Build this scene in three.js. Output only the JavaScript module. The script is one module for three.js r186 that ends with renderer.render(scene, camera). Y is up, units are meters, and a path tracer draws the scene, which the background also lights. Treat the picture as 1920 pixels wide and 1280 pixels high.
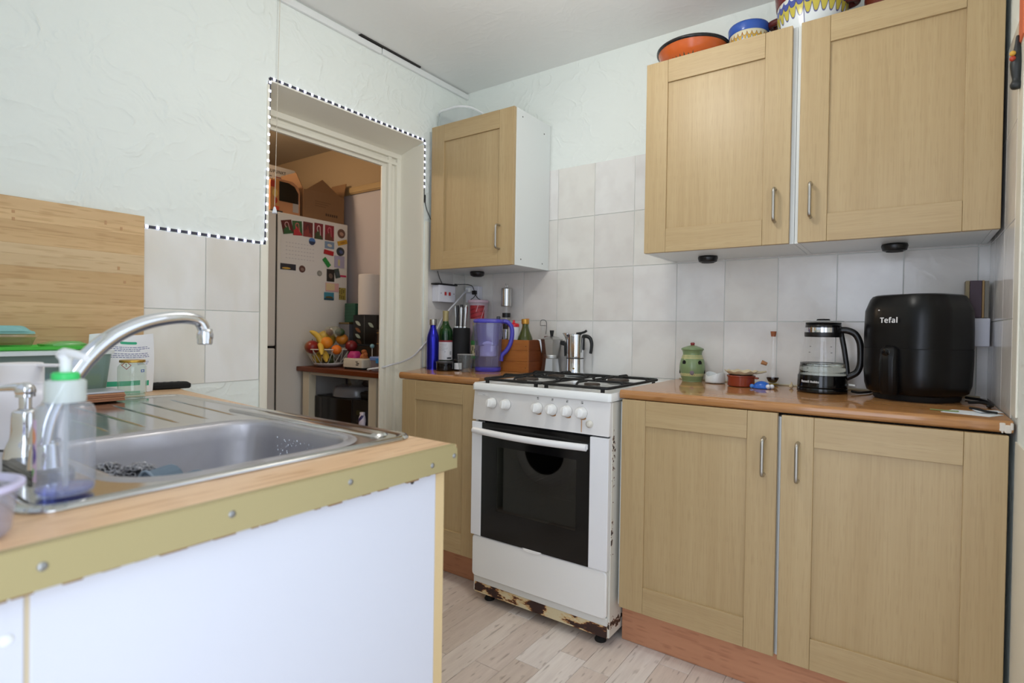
import * as THREE from 'three';
import { RoundedBoxGeometry } from 'three/addons/geometries/RoundedBoxGeometry.js';
import { mergeGeometries, mergeVertices, toCreasedNormals } from 'three/addons/utils/BufferGeometryUtils.js';
import { RectAreaLightUniformsLib } from 'three/addons/lights/RectAreaLightUniformsLib.js';
import { TextGeometry } from 'three/addons/geometries/TextGeometry.js';
import { FontLoader } from 'three/addons/loaders/FontLoader.js';

// ---------------------------------------------------------------- camera, sky, lights, exposure
const V = (x, y, z) => new THREE.Vector3(x, y, z);
const scene = new THREE.Scene();
const camera = new THREE.PerspectiveCamera(2 * Math.atan(640 / 1042.69) * 180 / Math.PI, 1.5, 0.03, 60);
camera.setViewOffset(1920, 1280, 0, 10.86, 1920, 1280);
{
  const yaw = -0.6182, pit = -0.0116, rol = 0.0146;
  const F = V(Math.sin(yaw) * Math.cos(pit), Math.sin(pit), -Math.cos(yaw) * Math.cos(pit));
  const R0 = V(Math.cos(yaw), 0, Math.sin(yaw)), U0 = R0.clone().cross(F);
  const R = R0.clone().multiplyScalar(Math.cos(rol)).addScaledVector(U0, Math.sin(rol));
  const U = R0.clone().multiplyScalar(-Math.sin(rol)).addScaledVector(U0, Math.cos(rol));
  camera.position.set(2.0153, 1.0891, 2.3708);
  camera.quaternion.setFromRotationMatrix(new THREE.Matrix4().makeBasis(R, U, F.clone().negate()));
}
camera.focus = 1.95; camera.userData.fStop = 3.2;
scene.background = new THREE.Color(0.43, 0.50, 0.60);
const renderer = new THREE.WebGLRenderer();
renderer.toneMapping = THREE.LinearToneMapping;
renderer.toneMappingExposure = 1.0;
renderer.shadowMap.enabled = true;
RectAreaLightUniformsLib.init();
function areaLight(color, intensity, w, h, at, to) {
  const l = new THREE.RectAreaLight(color, intensity, w, h);
  l.position.set(...at); l.lookAt(...to); scene.add(l); return l;
}
const LAMP = new THREE.Color(1.0, 0.99, 0.95), DAY = new THREE.Color(0.84, 0.92, 1.0), DAY2 = new THREE.Color(0.78, 0.85, 1.0);
const LAMP_AT = [1.24, 2.17, 1.1];
function bulb(color, intensity, at, size) { const l = new THREE.PointLight(color, intensity, 0, 2); l.position.set(...at); l.shadow.radius = size / 0.02; scene.add(l); return l; }
bulb(LAMP, 0.86, LAMP_AT, 0.08);                                                         // globe lamp of the kitchen
areaLight(DAY, 0.15, 1.14, 1.0, [0.80, 1.66, 2.435], [0.80, 1.66, 0]);                  // daylight in the window over the sink
areaLight(DAY2, 3.4, 0.56, 1.66, [1.80, 1.10, 2.435], [1.80, 1.10, 0]);                  // daylight in the glazed door behind the camera
areaLight(DAY2, 0.92, 0.66, 1.62, [2.225, 1.08, 1.42], [0, 1.08, 1.42]);                 // daylight in the glazed back door
bulb(new THREE.Color(1.0, 0.76, 0.52), 1.05, [-1.05, 2.10, 0.95], 0.05);   // bulb lamp of the utility room

// ---------------------------------------------------------------- helpers
let rs = 12345;
const rnd = () => { rs = (rs * 1664525 + 1013904223) >>> 0; return rs / 4294967296; };
const rr = (a, b) => a + (b - a) * rnd();
const used = new Map();
function numbered(n) { const k = used.get(n) || 0; used.set(n, k + 1); return k ? `${n}_${String(k).padStart(3, '0')}` : n; }
function shade(m) { m.castShadow = m.receiveShadow = true; return m; }
function thing(name, label, category, pos = [0, 0, 0], turn = 0, group) {
  const o = new THREE.Group(); o.name = numbered(name); o.position.set(...pos); o.rotation.y = turn;
  o.userData = { label, category }; if (group) o.userData.group = group; scene.add(o); return o;
}
function part(parent, name, geo, mat, label) {
  const m = shade(new THREE.Mesh(Array.isArray(geo) ? G(geo) : geo, mat)); m.name = name; if (label) m.userData.label = label; parent.add(m); return m;
}
function sub(parent, name, pos = [0, 0, 0]) { const g = new THREE.Group(); g.name = name; g.position.set(...pos); parent.add(g); return g; }
function single(name, label, category, geo, mat, group) {
  const m = shade(new THREE.Mesh(Array.isArray(geo) ? G(geo) : geo, mat)); m.name = numbered(name); m.userData = { label, category }; if (group) m.userData.group = group; scene.add(m); return m;
}
function struct(name, geo, mat) { const m = shade(new THREE.Mesh(Array.isArray(geo) ? G(geo) : geo, mat)); m.name = name; m.userData.kind = 'structure'; scene.add(m); return m; }
// every geometry becomes non-indexed with position, normal, uv so that pieces merge
function flat(g) {
  const r = g.index ? g.toNonIndexed() : g;
  for (const k of Object.keys(r.attributes)) if (!['position', 'normal', 'uv'].includes(k)) r.deleteAttribute(k);
  if (!r.attributes.normal) r.computeVertexNormals();
  if (!r.attributes.uv) r.setAttribute('uv', new THREE.BufferAttribute(new Float32Array(r.attributes.position.count * 2), 2));
  r.clearGroups(); return r;
}
function G(list) { return list.length === 1 ? flat(list[0]) : mergeGeometries(list.map(flat)); }
// uv in metres by the main direction of each triangle; grain = the axis that v follows
function uvm(g, grain = 'y', off) {
  g = flat(g); const p = g.attributes.position, uv = g.attributes.uv, ga = 'xyz'.indexOf(grain);
  const ou = off ? off[0] : rnd() * 3, ov = off ? off[1] : rnd() * 3, a = V(), b = V(), c = V();
  for (let i = 0; i < p.count; i += 3) {
    a.fromBufferAttribute(p, i); b.fromBufferAttribute(p, i + 1); c.fromBufferAttribute(p, i + 2);
    const n = b.clone().sub(a).cross(c.clone().sub(a)), m = [Math.abs(n.x), Math.abs(n.y), Math.abs(n.z)], d = m.indexOf(Math.max(...m));
    let [ua, va] = [0, 1, 2].filter((k) => k !== d); if (ua === ga) [ua, va] = [va, ua];
    [a, b, c].forEach((q, k) => uv.setXY(i + k, q.getComponent(ua) + ou, q.getComponent(va) + ov));
  }
  return g;
}
const tr = (g, x, y, z) => (g.translate(x, y, z), g);
// box from x0..x1, y0..y1, z0..z1 with a small round
function bx(x0, x1, y0, y1, z0, z1, r = 0.0015, grain = 'y') {
  const w = x1 - x0, h = y1 - y0, d = z1 - z0, m = Math.min(w, h, d) / 2.05;
  const g = r > 0 ? new RoundedBoxGeometry(w, h, d, r > 0.006 ? 3 : 1, Math.min(r, m)) : new THREE.BoxGeometry(w, h, d);
  return uvm(tr(g, (x0 + x1) / 2, (y0 + y1) / 2, (z0 + z1) / 2), grain);
}
// thin plate in the xy plane facing +z with bevelled edge (tiles, planks): 18 triangles
function plate(w, h, t, b) {
  const o = [[-w / 2, -h / 2], [w / 2, -h / 2], [w / 2, h / 2], [-w / 2, h / 2]], i = o.map(([x, y]) => [x - Math.sign(x) * b, y - Math.sign(y) * b]);
  const P = [], quad = (a, q, c, d) => P.push(...a, ...q, ...c, ...a, ...c, ...d);
  quad(...i.map(([x, y]) => [x, y, t]));
  for (let k = 0; k < 4; k++) {
    const n = (k + 1) % 4;
    quad([...o[k], t - b], [...o[n], t - b], [...i[n], t], [...i[k], t]);
    quad([...o[k], 0], [...o[n], 0], [...o[n], t - b], [...o[k], t - b]);
  }
  const g = new THREE.BufferGeometry(); g.setAttribute('position', new THREE.BufferAttribute(new Float32Array(P), 3)); g.computeVertexNormals();
  return flat(g);
}
const rot = (g, x = 0, y = 0, z = 0) => { if (x) g.rotateX(x); if (y) g.rotateY(y); if (z) g.rotateZ(z); return g; };
const cyl = (r0, r1, h, x = 0, y = 0, z = 0, s = 28) => tr(flat(new THREE.CylinderGeometry(r1, r0, h, s)), x, y + h / 2, z);
const sph = (r, x, y, z, s = 20) => tr(flat(new THREE.SphereGeometry(r, s, s * 0.7 | 0)), x, y, z);
const lathe = (pts, s = 40) => flat(new THREE.LatheGeometry(pts.map(([x, y]) => new THREE.Vector2(x, y)), s));
// smooth profile through a few points
const prof = (pts, n = 40) => new THREE.SplineCurve(pts.map(([x, y]) => new THREE.Vector2(x, y))).getPoints(n).map((p) => [Math.max(0, p.x), p.y]);
function tube(pts, r, n = 32, s = 8, closed = false, tension = 0.5) {
  return flat(new THREE.TubeGeometry(new THREE.CatmullRomCurve3(pts.map((p) => V(...p)), closed, 'catmullrom', tension), n, r, s, closed));
}
// polyline tube with rounded corners
function bend(pts, r, s = 8, rad = 0.01) {
  const path = new THREE.CurvePath(), P = pts.map((p) => V(...p)); let last = P[0];
  for (let i = 1; i < P.length; i++) {
    if (i === P.length - 1) { path.add(new THREE.LineCurve3(last, P[i])); break; }
    const a = P[i - 1].clone().sub(P[i]), b = P[i + 1].clone().sub(P[i]), q = Math.min(rad, a.length() / 2.1, b.length() / 2.1);
    const s0 = P[i].clone().addScaledVector(a.normalize(), q), s1 = P[i].clone().addScaledVector(b.normalize(), q);
    path.add(new THREE.LineCurve3(last, s0)); path.add(new THREE.QuadraticBezierCurve3(s0, P[i], s1)); last = s1;
  }
  const out = [], cs = path.curves;
  for (const c of cs) { const m = c.isLineCurve3 ? 1 : 5; for (let k = 0; k < m; k++) out.push(c.getPoint(k / m)); }
  out.push(P[P.length - 1]);
  return sweep(out, r, s);
}
// tube of fixed radius (or radius function of 0..1) along a list of points, capped
function sweep(pts, r, s = 8) {
  const n = pts.length, P = [], N = [], I = [], T = [];
  for (let i = 0; i < n; i++) T.push(pts[Math.min(n - 1, i + 1)].clone().sub(pts[Math.max(0, i - 1)]).normalize());
  let u = V(0, 1, 0); if (Math.abs(T[0].y) > 0.9) u.set(1, 0, 0);
  let a = T[0].clone().cross(u).normalize();
  for (let i = 0; i < n; i++) {
    a.addScaledVector(T[i], -a.dot(T[i])).normalize(); const b = T[i].clone().cross(a), ri = typeof r === 'function' ? r(i / (n - 1)) : r;
    for (let k = 0; k < s; k++) { const t = k / s * 2 * Math.PI, d = a.clone().multiplyScalar(Math.cos(t)).addScaledVector(b, Math.sin(t)); P.push(...pts[i].clone().addScaledVector(d, ri).toArray()); N.push(...d.toArray()); }
  }
  for (let i = 0; i < n - 1; i++) for (let k = 0; k < s; k++) { const p = i * s + k, q = i * s + (k + 1) % s; I.push(p, q, p + s, q, q + s, p + s); }
  for (const [i, f] of [[0, 1], [n - 1, 0]]) {
    const c = P.length / 3, d = T[i].clone().multiplyScalar(i ? 1 : -1); P.push(...pts[i].toArray()); N.push(...d.toArray());
    for (let k = 0; k < s; k++) { P.push(...P.slice((i * s + k) * 3, (i * s + k) * 3 + 3)); N.push(...d.toArray()); }
    for (let k = 0; k < s; k++) f ? I.push(c, c + 1 + (k + 1) % s, c + 1 + k) : I.push(c, c + 1 + k, c + 1 + (k + 1) % s);
  }
  const g = new THREE.BufferGeometry(); g.setAttribute('position', new THREE.Float32BufferAttribute(P, 3)); g.setAttribute('normal', new THREE.Float32BufferAttribute(N, 3)); g.setIndex(I);
  return flat(g);
}
function ringPts(hx, hz, r, n = 8) {
  r = Math.min(r, hx, hz); const out = [];
  for (const [sx, sz, a0] of [[1, 1, 0], [-1, 1, 1], [-1, -1, 2], [1, -1, 3]])
    for (let k = 0; k <= n; k++) { const t = (a0 + k / n) * Math.PI / 2; out.push([sx * (hx - r) + r * Math.cos(t), sz * (hz - r) + r * Math.sin(t)]); }
  return out;
}
// skin through rounded rectangles [hx, hz, r, y, cx, cz] from first to last; caps where asked
function loft(rings, { capA = false, capB = false, n = 8, crease = 0.6, cell } = {}) {
  const P = [], I = [], U = [], m = (n + 1) * 4;
  rings.forEach(([hx, hz, r, y, cx = 0, cz = 0], j) => { for (const [k, [x, z]] of ringPts(hx, hz, r, n).entries()) { P.push(x + cx, y, z + cz); U.push(k / m, j / (rings.length - 1)); } });
  for (let j = 0; j < rings.length - 1; j++) for (let k = 0; k < m; k++) { const a = j * m + k, b = j * m + (k + 1) % m; I.push(a, a + m, b, b, a + m, b + m); }
  for (const [j, on, f] of [[0, capA, 1], [rings.length - 1, capB, 0]]) if (on) {
    const c = P.length / 3, q = rings[j]; P.push(q[4] || 0, q[3], q[5] || 0); U.push(0.5, 0.5);
    for (let k = 0; k < m; k++) { const a = j * m + k, b = j * m + (k + 1) % m; f ? I.push(c, a, b) : I.push(c, b, a); }
  }
  const g = new THREE.BufferGeometry(); g.setAttribute('position', new THREE.Float32BufferAttribute(P, 3)); g.setAttribute('uv', new THREE.Float32BufferAttribute(U, 2)); g.setIndex(I);
  return flat(toCreasedNormals(g, crease));
}
function extrude(pts, depth, { bevel = 0, holes = [], seg = 2 } = {}) {   // outline in xy, depth along +z
  const s = new THREE.Shape(pts.map(([x, y]) => new THREE.Vector2(x, y)));
  for (const h of holes) s.holes.push(new THREE.Path(h.map(([x, y]) => new THREE.Vector2(x, y))));
  return flat(new THREE.ExtrudeGeometry(s, { depth: depth - 2 * bevel, bevelEnabled: bevel > 0, bevelThickness: bevel, bevelSize: bevel, bevelOffset: -bevel, bevelSegments: seg, curveSegments: 12 })).translate(0, 0, bevel);
}
const circle = (r, cx = 0, cy = 0, n = 32, sx = 1, sy = 1) => Array.from({ length: n }, (_, k) => [cx + r * sx * Math.cos(k / n * 2 * Math.PI), cy + r * sy * Math.sin(k / n * 2 * Math.PI)]);

// ---------------------------------------------------------------- textures
const LAT = new Float32Array(65536); for (let i = 0; i < 65536; i++) LAT[i] = rnd();
function vn(x, y, px, py, s = 0) {
  const x0 = Math.floor(x), y0 = Math.floor(y), fx = x - x0, fy = y - y0, u = fx * fx * (3 - 2 * fx), v = fy * fy * (3 - 2 * fy);
  const h = (i, j) => LAT[((((i % px) + px) % px) * 157 + (((j % py) + py) % py) * 2311 + s * 7919) & 65535];
  const a = h(x0, y0), b = h(x0 + 1, y0), c = h(x0, y0 + 1), d = h(x0 + 1, y0 + 1);
  return a + (b - a) * u + (c - a) * v + (a - b - c + d) * u * v;
}
function fbm(x, y, p, q, o = 4, s = 0) { let t = 0, a = 0.5; for (let i = 0; i < o; i++) { t += a * vn(x, y, p, q, s + i); x *= 2; y *= 2; p *= 2; q *= 2; a *= 0.5; } return t / (1 - Math.pow(0.5, o)); }
function tex(w, h, fn, sizeU, sizeV, srgb = true) {
  const d = new Uint8Array(w * h * 4);
  for (let j = 0; j < h; j++) for (let i = 0; i < w; i++) { const c = fn(i / w, j / h), o = (j * w + i) * 4; d[o] = c[0]; d[o + 1] = c[1] ?? c[0]; d[o + 2] = c[2] ?? c[0]; d[o + 3] = 255; }
  const t = new THREE.DataTexture(d, w, h); t.magFilter = THREE.LinearFilter; t.minFilter = THREE.LinearMipmapLinearFilter; t.generateMipmaps = true; t.wrapS = t.wrapT = THREE.RepeatWrapping;
  t.repeat.set(1 / sizeU, 1 / sizeV); if (srgb) t.colorSpace = THREE.SRGBColorSpace; t.needsUpdate = true; return t;
}
function cv(w, h, draw) {
  const c = document.createElement('canvas'); c.width = w; c.height = h; const x = c.getContext('2d'); draw(x, w, h);
  const t = new THREE.CanvasTexture(c); t.colorSpace = THREE.SRGBColorSpace; t.wrapS = t.wrapT = THREE.RepeatWrapping; return t;
}
const mix = (a, b, t) => a.map((v, i) => v + (b[i] - v) * Math.min(1, Math.max(0, t)));
const S = (color, roughness = 0.5, metalness = 0, more = {}) => new THREE.MeshStandardMaterial({ color, roughness, metalness, ...more });
const Ph = (o) => new THREE.MeshPhysicalMaterial(o);
function woodTex(c0, c1, c2, { su = 0.6, sv = 1.2, w = 512, h = 1024, fine = 140, pore = 0.16, s = 0 } = {}) {
  return tex(w, h, (u, v) => {
    const q = u + 0.012 * (vn(u * 6, v * 3, 6, 3, s + 9) - 0.5);
    const t = 0.45 * vn(q * 9, v * 2, 9, 2, s) + 0.35 * vn(q * 42, v * 3, 42, 3, s + 1) + 0.30 * vn(q * fine, v * 9, fine, 9, s + 2);
    let c = mix(c0, c1, t); const p = vn(q * fine * 1.7 | 0, v * 26, Math.floor(fine * 1.7), 26, s + 4);
    if (p > 0.66) c = mix(c, c2, (p - 0.66) * 3 * pore * 3); return c;
  }, su, sv);
}
const T = {
  oak: woodTex([192, 168, 126], [176, 150, 108], [160, 134, 94], { fine: 190, pore: 0.10 }),
  worktop: woodTex([190, 140, 90], [164, 114, 68], [136, 90, 50], { fine: 90, s: 20 }),
  plinth: woodTex([206, 150, 114], [188, 130, 96], [164, 108, 78], { fine: 60, s: 40 }),
  beech: woodTex([236, 202, 164], [220, 180, 138], [200, 156, 112], { fine: 70, pore: 0.3, s: 60 }),
  bamboo: woodTex([228, 200, 158], [208, 176, 132], [186, 148, 104], { fine: 80, s: 80 }),
  plank: tex(256, 1024, (u, v) => {
    const t = 0.4 * vn(u * 5, v * 4, 5, 4, 3) + 0.35 * vn(u * 24, v * 8, 24, 8, 5) + 0.25 * vn(u * 70, v * 30, 70, 30, 6), k = vn(u * 30, v * 22, 30, 22, 7);
    let c = mix([246, 238, 230], [216, 204, 196], t); if (k > 0.82) c = mix(c, [140, 126, 116], (k - 0.82) * 3); return c;
  }, 0.25, 1.0),
  tileA: tex(512, 512, (u, v) => { const t = fbm(u * 5, v * 3, 5, 3, 4, 11); const k = fbm(u * 9 + t, v * 4, 9, 4, 3, 13); return mix([243, 242, 239], [232, 228, 219], Math.max(0, k * 2 - 0.75)); }, 0.8, 0.8),
  tileB: tex(512, 512, (u, v) => { const t = fbm(u * 5, v * 5, 5, 5, 4, 31); const k = fbm(u * 8 + t, v * 8, 8, 8, 4, 33); return mix([238, 236, 232], [226, 222, 218], Math.max(0, k * 2 - 0.7)); }, 0.8, 0.8),
  plaster: tex(1024, 1024, (u, v) => {
    const a = fbm(u * 6, v * 6, 6, 6, 3, 51) * 7, w = fbm(u * 10 + Math.cos(a) * 0.7, v * 10 + Math.sin(a) * 0.7, 10, 10, 4, 53);
    const ridge = 1 - Math.abs(2 * fbm(u * 18 + a * 0.6, v * 18, 18, 18, 3, 57) - 1); return [255 * Math.min(1, 0.35 * w + 0.6 * Math.pow(ridge, 4) * w)];
  }, 1.1, 1.1, false),
  rough: tex(256, 256, (u, v) => { const t = fbm(u * 8, v * 8, 8, 8, 4, 61); return [0, 90 + 120 * t, 0]; }, 0.3, 0.3, false),
  dirt: tex(256, 256, (u, v) => [255 * fbm(u * 20, v * 20, 20, 20, 3, 71)], 0.2, 0.2, false),
};
const M = {
  oak: S(0xffffff, 0.42, 0, { map: T.oak }), worktop: S(0xffffff, 0.1, 0, { map: T.worktop }), plinth: S(0xffffff, 0.5, 0, { map: T.plinth }),
  beech: S(0xffffff, 0.35, 0, { map: T.beech }),
  wall: S(0xeff4ee, 0.7, 0, { bumpMap: T.plaster, bumpScale: 0.007 }), ceiling: S(0xf2f2ee, 0.8, 0, { bumpMap: T.plaster, bumpScale: 0.0015 }),
  grout: S(0xdedad0, 0.9), floorBase: S(0x9c8e84, 0.8),
  white: S(0xeceeec, 0.4), whiteGloss: S(0xf0f0f0, 0.22), melamine: S(0xe4e8e6, 0.35), panel: S(0xd6d8e0, 0.42), trimPaint: S(0xeeeadb, 0.35), cream: S(0xd8d2bc, 0.4),
  black: S(0x111112, 0.35), blackMatt: S(0x18181a, 0.7), blackGloss: S(0x0c0c0d, 0.12), iron: S(0x161616, 0.55, 0.2), rubber: S(0x101010, 0.85),
  steel: S(0xc8c8c6, 0.3, 1, { roughnessMap: T.rough }), satin: S(0xb4b0a8, 0.34, 1), chrome: S(0xe2e4e8, 0.07, 1), alu: S(0xbcbcba, 0.36, 1), gold: S(0xb0a274, 0.45, 0.3), brass: S(0xc9a24e, 0.3, 0.9),
  glass: Ph({ color: 0xffffff, roughness: 0.02, transmission: 1, thickness: 0, ior: 1.45 }),
  glassGreen: Ph({ color: 0xdfeee2, roughness: 0.03, transmission: 1, thickness: 0, ior: 1.45 }),
  frosted: Ph({ color: 0xf0f3f4, roughness: 0.45, transmission: 0.75, thickness: 0, ior: 1.45 }),
  hole: S(0x0a0908, 0.9), dark: S(0x2a2826, 0.7), screw: S(0x9a9a98, 0.35, 0.9),
};
// ---------------------------------------------------------------- the room
const CE = 2.388, ZC = 2.45, XR = 2.232;
// floor: base with vinyl planks laid along z
const floor = struct('floor', bx(-2.2, XR + 0.2, -0.08, -0.004, -0.2, ZC + 0.2, 0), M.floorBase);
{
  const mats = [0xffffff, 0xf2ebe6, 0xe9e1da, 0xfaf6f2].map((c) => S(c, 0.5, 0, { map: T.plank }));
  const shapes = [0.62, 0.47, 0.31].map((L) => Array.from({ length: 3 }, () => uvm(rot(plate(0.0975, L - 0.0015, 0.004, 0.0008), -Math.PI / 2), 'z')));
  for (let k = 0; k < 23; k++) {
    const x = 0.04 + k * 0.0985; let z = 0.42 - rr(0, 0.3); if (x > XR) break;
    while (z < ZC) {
      const q = rnd() * 3 | 0, L = [0.62, 0.47, 0.31][q], m = shade(new THREE.Mesh(shapes[q][rnd() * 3 | 0], mats[rnd() * 4 | 0]));
      m.name = 'plank'; m.position.set(x, -0.004, z + L / 2); floor.add(m); z += L;
    }
  }
}
struct('ceiling', [bx(-0.17, XR + 0.2, CE, CE + 0.1, -0.2, ZC + 0.2, 0)], M.ceiling);
// left wall (x = 0) with the doorway z 0.335 .. 1.175
const DZ0 = 0.335, DZ1 = 1.175, DY = 2.034, WT = 0.165;
const wallLeft = struct('wall_left', [bx(-WT, 0, 0, CE, DZ1, ZC + 0.2, 0), bx(-WT, 0, DY, CE, DZ0, DZ1, 0), bx(-WT, 0, 0, CE, -0.2, DZ0, 0)], M.wall);
const wallBack = struct('wall_back', bx(0, XR + 0.2, 0, CE, -0.2, 0, 0), M.wall);
// right wall with the glazed door opening z 1.0 .. 1.84
const wallRight = struct('wall_right', [bx(XR, XR + 0.2, 0, CE, 0, 1.0, 0), bx(XR, XR + 0.2, 2.0, CE, 1.0, 1.84, 0), bx(XR, XR + 0.2, 0, CE, 1.84, ZC, 0)], M.wall);
// wall behind the sink with a window x 0.18 .. 1.42, y 1.10 .. 2.2
struct('wall_front', [bx(-WT, 0.18, 0, CE, ZC, ZC + 0.2, 0), bx(1.42, 1.46, 0, CE, ZC, ZC + 0.2, 0), bx(2.14, XR + 0.2, 0, CE, ZC, ZC + 0.2, 0), bx(1.46, 2.14, 2.02, CE, ZC, ZC + 0.2, 0), bx(0.18, 1.42, 0, 1.1, ZC, ZC + 0.2, 0), bx(0.18, 1.42, 2.2, CE, ZC, ZC + 0.2, 0)], M.wall);
{
  const w = new THREE.Group(); w.name = 'window_1'; w.userData.kind = 'structure'; scene.add(w);
  part(w, 'frame', [bx(0.18, 0.23, 1.1, 2.2, ZC + 0.02, ZC + 0.08), bx(1.37, 1.42, 1.1, 2.2, ZC + 0.02, ZC + 0.08), bx(0.23, 1.37, 1.1, 1.15, ZC + 0.02, ZC + 0.08), bx(0.23, 1.37, 2.15, 2.2, ZC + 0.02, ZC + 0.08), bx(0.78, 0.82, 1.15, 2.15, ZC + 0.02, ZC + 0.08)], M.whiteGloss);
  part(w, 'pane', bx(0.23, 0.78, 1.15, 2.15, ZC + 0.045, ZC + 0.049, 0), M.glass); part(w, 'pane', bx(0.82, 1.37, 1.15, 2.15, ZC + 0.045, ZC + 0.049, 0), M.glass);
  const d = new THREE.Group(); d.name = 'door_1'; d.userData.kind = 'structure'; scene.add(d);
  part(d, 'frame', [bx(XR + 0.02, XR + 0.07, 0, 2.0, 1.0, 1.08), bx(XR + 0.02, XR + 0.07, 0, 2.0, 1.76, 1.84), bx(XR + 0.02, XR + 0.07, 0, 0.26, 1.08, 1.76), bx(XR + 0.02, XR + 0.07, 1.9, 2.0, 1.08, 1.76)], M.whiteGloss);
  part(d, 'pane', bx(XR + 0.04, XR + 0.044, 0.26, 1.9, 1.08, 1.76, 0), M.glass);
  const e = new THREE.Group(); e.name = 'door_3'; e.userData.kind = 'structure'; scene.add(e);
  part(e, 'frame', [bx(1.46, 1.52, 0, 2.02, ZC + 0.02, ZC + 0.07), bx(2.08, 2.14, 0, 2.02, ZC + 0.02, ZC + 0.07), bx(1.52, 2.08, 0, 0.26, ZC + 0.02, ZC + 0.07), bx(1.52, 2.08, 1.94, 2.02, ZC + 0.02, ZC + 0.07)], M.whiteGloss);
  part(e, 'pane', bx(1.52, 2.08, 0.26, 1.94, ZC + 0.04, ZC + 0.044, 0), M.glass);
  part(d, 'handle', bend([[XR + 0.02, 1.02, 1.79], [XR - 0.03, 1.02, 1.79], [XR - 0.03, 1.02, 1.68]], 0.009, 10, 0.02), M.satin);
}
// plain white frame post at the end of the right-hand worktop
struct('trim_1', [bx(XR - 0.005, XR, 0.895, CE, 0.525, 0.60, 0.002), bx(XR - 0.004, XR + 0.001, 0, 0.84, 0.60, 1.0, 0.001)], M.trimPaint);
// doorway lining: right reveal, sloping soffit, stepped frame
{
  const d = new THREE.Group(); d.name = 'door_2'; d.userData.kind = 'structure'; scene.add(d);
  part(d, 'reveal', [bx(-WT, 0.004, 0, DY - 0.02, DZ0 - 0.004, DZ0 + 0.006, 0.001), bx(-WT, 0.004, 0, DY - 0.02, DZ1 - 0.006, DZ1 + 0.004, 0.001)], M.trimPaint);
  const sof = uvm(rot(extrude([[0.002, DY], [0.002, DY - 0.006], [-WT, DY - 0.05], [-WT, DY]], DZ1 - DZ0), 0, 0, 0), 'z'); sof.translate(0, 0, DZ0);
  part(d, 'soffit', sof, M.trimPaint);
  const post = (z0, z1, s) => { // stepped moulding, s = +1 opens towards +z
    const q = (a, b, x0, x1) => bx(Math.max(x0, -0.19), x1, 0, 2.012, Math.min(a, b), Math.max(a, b), 0.003);
    return [q(z0, z0 + s * 0.03, -0.27, -0.155), q(z0 + s * 0.03, z0 + s * 0.062, -0.27, -0.172), q(z0 + s * 0.062, z0 + s * 0.085, -0.27, -0.160), q(z0 + s * 0.085, z0 + s * 0.112, -0.27, -0.178)];
  };
  part(d, 'frame_post', post(DZ0, 0, 1), M.trimPaint); part(d, 'frame_post', post(DZ1, 0, -1), M.trimPaint);
  const hd = (y0, y1, x1) => bx(-0.192, x1 + 0.0016, y0, y1, DZ0 + 0.003, DZ1 - 0.003, 0.001);
  part(d, 'frame_head', [hd(1.963, 2.002, -0.155), hd(1.944, 1.963, -0.172), hd(1.928, 1.944, -0.160), hd(1.912, 1.928, -0.178)], M.trimPaint);
}
// wall tiles, each its own piece
{
  const mk = (tx, n, rough) => Array.from({ length: n }, (_, i) => S([0xffffff, 0xf6f4f2, 0xfbfaf6][i % 3], rough, 0, { map: tx, bumpMap: T.plaster, bumpScale: 0.0006 }));
  const MA = mk(T.tileA, 3, 0.2), MB = mk(T.tileB, 3, 0.16);
  const shapeOf = {}; const shape = (w, h) => { const k = w.toFixed(3) + h.toFixed(3); shapeOf[k] ??= Array.from({ length: 4 }, () => uvm(plate(w - 0.0022, h - 0.0022, 0.003, 0.0009), 'y')); return shapeOf[k][rnd() * 4 | 0]; };
  const tile = (wall, mats, w, h, x, y, z, ry) => { const m = shade(new THREE.Mesh(shape(w, h), mats[rnd() * 3 | 0])); m.name = 'tile'; m.position.set(x, y, z); m.rotation.y = ry; wall.add(m); };
  // back wall: rows up from the worktop, columns every 0.2
  const rows = [0.634, 0.883, 1.134, 1.383, 1.632, 1.881];
  for (let j = 0; j < 5; j++) for (let i = 0; i < 12; i++) {
    const x0 = i * 0.2, x1 = Math.min(XR, x0 + 0.2); if (j === 4 && (x0 < 0.4 || x0 > 1.3)) continue; if (x1 - x0 < 0.02) continue;
    tile(wallBack, MB, x1 - x0, rows[j + 1] - rows[j], (x0 + x1) / 2, (rows[j] + rows[j + 1]) / 2, 0.0005, 0);
  }
  // left wall, right of the doorway
  for (let j = 1; j < 4; j++) for (const [z0, z1] of [[0.006, 0.1], [0.1, 0.3]]) tile(wallLeft, MB, z1 - z0, rows[j + 1] - rows[j], 0.0005, (rows[j] + rows[j + 1]) / 2, (z0 + z1) / 2, Math.PI / 2);
  // left wall behind the sink worktop
  const ra = [0.883, 1.14, 1.398];
  for (let j = 0; j < 2; j++) for (let i = 0; i < 6; i++) tile(wallLeft, MA, 0.2, ra[j + 1] - ra[j], 0.0005, (ra[j] + ra[j + 1]) / 2, 1.303 + i * 0.2, Math.PI / 2);
  // right wall
  for (let j = 1; j < 5; j++) for (const [z0, z1] of [[0.006, 0.13], [0.13, 0.33], [0.33, 0.51]]) if (j < 4 || z0 > 0.3 || true) tile(wallRight, MB, z1 - z0, rows[j + 1] - rows[j], XR - 0.0005, (rows[j] + rows[j + 1]) / 2, (z0 + z1) / 2, -Math.PI / 2);
}
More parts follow.
